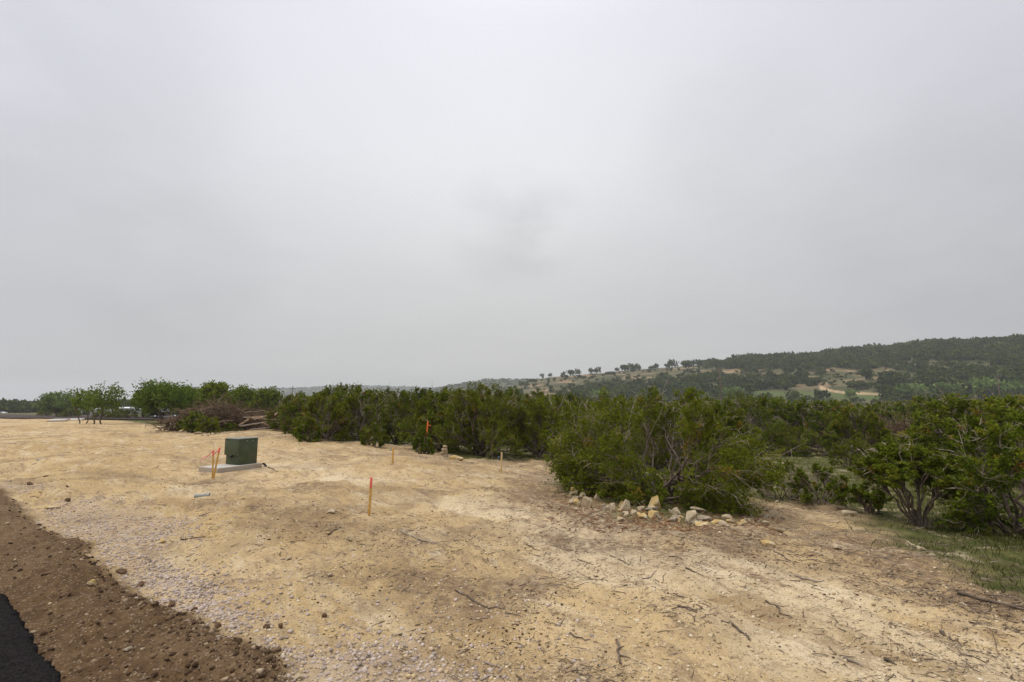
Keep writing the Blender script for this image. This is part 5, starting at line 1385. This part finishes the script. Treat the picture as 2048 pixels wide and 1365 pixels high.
GLG = 'cut logs of the log pile'
def log(x0, y0, x1, y1, r, dep, label, mat='log', seed=0):
    """log between two pixels at the distance of the pile"""
    base = on(530, 860); D = base.y - dep
    def at(px, py):
        d = ray(px, py); return np.array([d[0], d[1], d[2]]) * (D / d[1]) + np.array([0, 0, EYE])
    a, b = at(x0, y0), at(x1, y1); b[1] += 0.5; g = np.random.default_rng(seed)
    for p in (a, b): p[2] = max(p[2], float(gz(p[0], p[1])) + r * 0.6)
    m = (a + b) / 2
    e = empty('cut_log', m)
    mb = MB(); mb.tube(curve_pts(a - m, b - m, 8, 0.02, g), np.linspace(r, r * 0.72, 8), 9); mb.build('stem', mat, e, True)
    mb = MB(); d = unit(a - b); mb.tube([a - m + d * 0.002, a - m + d * 0.014], r * 0.93, 9); mb.build('cut_end', 'stake_pale', e)
    return tag(e, label, 'log', GLG)
logs = [(478, 852, 500, 834, 0.10, 1.0, 'log leaning at the left end of the log pile', 'log'), (497, 836, 548, 842, 0.09, 0.9, 'pale straight log across the top of the log pile', 'log'), (520, 837, 560, 825, 0.11, 0.7, 'longest orange-brown log slanting up to the right on the log pile', 'log'),
 (480, 853, 530, 845, 0.07, 1.1, 'thin grey limb low across the log pile', 'dead_wood'), (525, 846, 546, 861, 0.07, 1.3, 'log sliding down the front of the log pile', 'log'), (500, 860, 535, 856, 0.06, 1.3, 'thin limb lying at the foot of the log pile', 'dead_wood'),
 (545, 832, 580, 842, 0.07, 0.5, 'log pointing right at the far end of the log pile', 'log'), (555, 838, 585, 846, 0.05, 0.4, 'thin pale pole at the right tip of the log pile', 'log'), (508, 834, 545, 834, 0.07, 0.5, 'short log lying level on top of the log pile', 'log'),
 (551, 830, 558, 848, 0.07, 0.9, 'short log standing upright in the log pile', 'log'), (560, 850, 582, 840, 0.05, 0.9, 'bleached forked limb at the right of the log pile', 'dead_wood'), (387, 835, 396, 816, 0.09, 0.6, 'splintered pale trunk sticking up from the root-filled brush pile', 'log'),
 (405, 826, 424, 842, 0.11, 0.6, 'thick dark trunk thrust sideways out of the root-filled brush pile', 'bark'), (430, 833, 446, 823, 0.10, 0.6, 'dark stub rising from the middle of the root-filled brush pile', 'bark')]
for i, (x0, y0, x1, y1, r, dep, lab, mt) in enumerate(logs): log(x0, y0, x1, y1, r * 0.8, dep, lab, mt, 700 + i)

# ------------------------------------------------------------------ what nobody could count: gravel, crumbs, pebbles, twig litter, grass
ICO_V = None
def ico():
    global ICO_V
    if ICO_V is None:
        bm = bmesh.new(); bmesh.ops.create_icosphere(bm, subdivisions=1, radius=1.0)
        bm.verts.ensure_lookup_table()
        ICO_V = (np.array([v.co[:] for v in bm.verts]), np.array([[v.index for v in f.verts] for f in bm.faces])); bm.free()
    return ICO_V
def pebbles(name, mat, x, y, size, g, label, flat=(0.45, 0.8), sink=0.25, cat='gravel'):
    v, f = ico(); n = len(x); nv = len(v)
    V = np.repeat(v[None], n, 0) * (1 + g.normal(0, 0.22, (n, nv, 1)))
    V = V * np.stack([size * g.uniform(0.7, 1.2, n), size * g.uniform(0.6, 1.0, n), size * g.uniform(*flat, n)], -1)[:, None, :]
    a = g.uniform(0, 6.28, n); t = g.normal(0, 0.3, n)
    ct, st = np.cos(t)[:, None], np.sin(t)[:, None]
    Y = V[..., 1] * ct - V[..., 2] * st; Z = V[..., 1] * st + V[..., 2] * ct
    ca, sa = np.cos(a)[:, None], np.sin(a)[:, None]
    X2 = V[..., 0] * ca - Y * sa; Y2 = V[..., 0] * sa + Y * ca
    z = gz(x, y)
    W_ = np.stack([X2 + x[:, None], Y2 + y[:, None], Z + (z + size * (0.35 - sink))[:, None]], -1)
    F_ = (f[None] + (np.arange(n) * nv)[:, None, None]).reshape(-1, 3)
    mb = MB(); mb.add(W_.reshape(-1, 3), F_, np.repeat(g.uniform(0, 1, n), nv))
    return tag(mb.build(name, mat), label, cat, kind='stuff')
def px_scatter(n, u0, u1, v0, v1, g, vp=1.0):
    u = g.uniform(u0, u1, n); v = v0 + (v1 - v0) * g.uniform(0, 1, n) ** vp
    x, y, z = hits(u, v); return x, y
g = np.random.default_rng(900)
x, y = px_scatter(60000, -40, 1000, 955, 1400, g)
m = masks(x, y); k = g.uniform(0, 1, len(x)) < m['gravel'] * np.where(sdf(x, y, GRAV2) < 0.3, 0.13, 0.85) * (0.6 + 1.0 * (fbm(x * 2, y * 2, 3, 61) + 0.4))
pebbles('gravel', 'gravel', x[k], y[k], 0.006 + 0.016 * g.uniform(0, 1, k.sum()) ** 2.4, g, 'grey and pinkish crushed gravel spilled along the soil edge', cat='gravel')
x, y = px_scatter(26000, -40, 1200, 960, 1400, g)
m = masks(x, y); d_g = np.minimum(sdf(x, y, GRAV1), sdf(x, y, GRAV2)); k = (g.uniform(0, 1, len(x)) < np.where(sdf(x, y, GRAV2) < 0.6, 0.12, 0.30) * np.exp(-np.maximum(d_g, 0) / 0.40)) & (m['soil'] < 0.5)
pebbles('stray_gravel', 'gravel', x[k], y[k], g.uniform(0.007, 0.021, k.sum()), g, 'stray gravel thinning out over the tan ground', cat='gravel')
x, y = px_scatter(30000, -60, 720, 950, 1420, g)
m = masks(x, y); k = (m['soil'] > 0.5) & (m['road_d'] > 0.03) & (g.uniform(0, 1, len(x)) < 0.16 + 0.75 * np.exp(-(m['soil_d'] / 0.16) ** 2))
pebbles('soil_crumbs', 'clods', x[k], y[k], 0.0035 + 0.022 * g.uniform(0, 1, k.sum()) ** 5, g, 'crumbs of dark brown earth on the soil strip', (0.5, 0.9), cat='soil')
x, y = px_scatter(30000, -40, 2100, 870, 1400, g)
m = masks(x, y); k = (m['soil'] < 0.5) & (m['scrub'] < 0.5)
pebbles('pebbles', 'pebble', x[k], y[k], (0.003 + 0.013 * g.uniform(0, 1, k.sum()) ** 7) * (1 + 0.05 * np.hypot(x[k], y[k])), g, 'tan limestone chips strewn over the bare ground', (0.3, 0.6), cat='pebbles')

x, y = px_scatter(40000, -40, 2100, 862, 1330, g)
m = masks(x, y); k = (m['soil'] < 0.3) & (m['scrub'] < 0.6) & (m['gravel'] < 0.4) & (g.uniform(0, 1, len(x)) < 0.04 + 0.55 * smooth(0.02, 0.42, fbm(x * 0.9, y * 0.9, 5, 181)))
pebbles('bark_chips', 'clods', x[k], y[k], (0.003 + 0.008 * g.uniform(0, 1, k.sum()) ** 4) * (1 + 0.08 * np.hypot(x[k], y[k])), g, 'brown bark chips and soil crumbs strewn in drifts over the tan ground', (0.25, 0.55), 0.15, cat='bark')

def twigs(name, mat, x, y, L, r, g, label, lift=0.0, cat='twigs'):
    n = len(x); z = gz(x, y)
    a = g.normal(0.0, 0.9, n) + math.pi * g.integers(0, 2, n); tl = g.normal(0, 0.15, n) + lift * g.uniform(0, 1, n)
    d = np.stack([np.cos(a) * np.cos(tl), np.sin(a) * np.cos(tl), np.sin(np.abs(tl))], -1)
    p0 = np.stack([x, y, z + r * 0.6], -1); p2 = p0 + d * L[:, None]
    p2[:, 2] = np.maximum(p2[:, 2], gz(p2[:, 0], p2[:, 1]) + r * 0.3)
    side = np.stack([-np.sin(a), np.cos(a), np.zeros(n)], -1)
    p1 = (p0 + p2) / 2 + side * (g.normal(0, 0.14, n) * L)[:, None]; p1[:, 2] = np.maximum(p1[:, 2], gz(p1[:, 0], p1[:, 1]) + r * 0.5)
    up = np.array([0, 0, 1.0]); rows = []
    for p, s in ((p0, 1.0), (p1, 0.85), (p2, 0.4)):
        rr_ = (r * s)[:, None]
        rows += [p + side * rr_, p + up * rr_ * 1.2, p - side * rr_]
    V = np.stack(rows, 1)
    f = np.array([(0, 1, 4, 3), (1, 2, 5, 4), (3, 4, 7, 6), (4, 5, 8, 7)])
    F_ = (f[None] + (np.arange(n) * 9)[:, None, None]).reshape(-1, 4)
    mb = MB(); mb.add(V.reshape(-1, 3), F_, np.repeat(g.uniform(0, 1, n), 9))
    return tag(mb.build(name, mat), label, cat, kind='stuff')
def litter_density(x, y, m):
    u, v = project(x, y, gz(x, y))
    dr = lambda cu, cv, su, sv, a: a * np.exp(-((u - cu) / su) ** 2 - ((v - cv) / sv) ** 2)
    d = 0.018 + 0.07 * smooth(0.0, 0.3, fbm(x * 1.6, y * 1.6, 4, 171)) + dr(1470, 1085, 330, 45, 0.55) + dr(1790, 1120, 220, 45, 0.6) + dr(850, 1085, 240, 45, 0.35) + dr(1200, 1000, 160, 60, 0.35) + dr(1050, 960, 250, 40, 0.22) + dr(760, 1150, 170, 35, 0.15) + dr(1150, 1345, 130, 30, 0.3) + dr(250, 915, 330, 55, 0.16) + dr(500, 1010, 250, 40, 0.10) + dr(700, 905, 200, 16, 0.25)
    d = d + 0.5 * m['edge'] + 0.10 * smooth(0.05, 0.3, fbm(x * 0.9, y * 0.9, 4, 71)) + dr(1985, 1203, 90, 9, 0.5)
    d = d * (0.35 + 1.6 * np.clip(fbm(x * 2.6, y * 2.6, 3, 172) + 0.35, 0, 1))
    return d * (1 - 0.9 * m['soil']) * (1 - 0.6 * m['gravel'])
x, y = px_scatter(90000, -30, 2150, 862, 1400, g)
m = masks(x, y); k = (g.uniform(0, 1, len(x)) < litter_density(x, y, m)) & (m['road_d'] > 0.1) & (np.hypot(x - PADC[0], y - PADC[1]) > 0.9)
n = k.sum(); sc = (0.6 + 0.055 * np.hypot(x[k], y[k]))
twigs('twig_litter', 'twig', x[k], y[k], (0.015 + 0.14 * g.uniform(0, 1, n) ** 4) * sc, (0.0016 + 0.0042 * g.uniform(0, 1, n) ** 2) * sc, g, 'chopped brown twigs littering the bare ground')
x, y = px_scatter(1800, 1100, 1560, 985, 1075, g)
m = masks(x, y); k = (g.uniform(0, 1, len(x)) < m['edge'] * 0.7)
twigs('rust_needles', 'rust_leaf', x[k], y[k], g.uniform(0.03, 0.10, k.sum()), g.uniform(0.004, 0.009, k.sum()), g, 'rust-red dead needles under the broad juniper', 0.5, 'needles')

def blades(name, x, y, h, g, label, mat='grass', wd=0.0017, cat='grass'):
    n = len(x); z = gz(x, y); a = g.uniform(0, 6.28, n)
    lean = np.stack([np.cos(a), np.sin(a), np.zeros(n)], -1) * (h * g.uniform(0.1, 0.8, n))[:, None]
    p = np.stack([x, y, z - 0.01], -1); s = np.stack([-np.sin(a), np.cos(a), np.zeros(n)], -1) * (wd * (0.6 + 0.08 * np.hypot(x, y)))[:, None]
    up = np.array([0, 0, 1.0]) * h[:, None]
    V = np.stack([p - s, p + s, p + lean * 0.4 + up * 0.6 + s * 0.7, p + lean + up, p + lean * 0.4 + up * 0.6 - s * 0.7], 1)
    F_ = (np.array([0, 1, 2, 3, 4])[None] + (np.arange(n) * 5)[:, None])
    t = np.clip(0.35 + 0.5 * fbm(x * 0.8, y * 0.8, 3, 81) + g.normal(0, 0.2, n), 0, 1)
    mb = MB(); mb.add(V.reshape(-1, 3), F_, np.repeat(t, 5))
    return tag(mb.build(name, mat), label, cat, kind='stuff')
x, y = px_scatter(200000, 560, 2150, 868, 1260, g)
m = masks(x, y)
gd = m['scrub'] * (0.25 + 0.75 * smooth(-0.1, 0.25, fbm(x * 0.6, y * 0.6, 4, 83))) * (1 - 0.55 * m['edge'])
k = (g.uniform(0, 1, len(x)) < gd * 0.95) & (np.hypot(x, y) < 34)
blades('grass', x[k], y[k], g.uniform(0.02, 0.09, k.sum()) * (0.8 + 0.03 * np.hypot(x[k], y[k])), g, 'thin green and straw grass between the junipers')
x, y = px_scatter(6000, 330, 600, 856, 876, g)
m = masks(x, y); k = (g.uniform(0, 1, len(x)) < m['scrub'] * 0.8)
blades('weeds', x[k], y[k], g.uniform(0.08, 0.28, k.sum()), g, 'low green weeds at the foot of the brush piles', wd=0.008, cat='weeds')

# ------------------------------------------------------------------ haze
def build_haze():
    mb = MB(); mb.box((0, 0, 60), (8600, 8600, 150))
    o = bpy.data.objects.new('haze', mb.mesh('haze', 'ground')); COL.objects.link(o)
    m, N, L = new_mat('haze_air')
    out = N.new('ShaderNodeOutputMaterial'); pv = N.new('ShaderNodeVolumePrincipled')
    pv.inputs['Color'].default_value = (0.84, 0.87, 0.90, 1); pv.inputs['Density'].default_value = 0.00025
    pv.inputs['Anisotropy'].default_value = 0.2
    L.new(pv.outputs[0], out.inputs['Volume'])
    o.data.materials.clear(); o.data.materials.append(m)
    tag(o, kind='stuff')
build_haze()
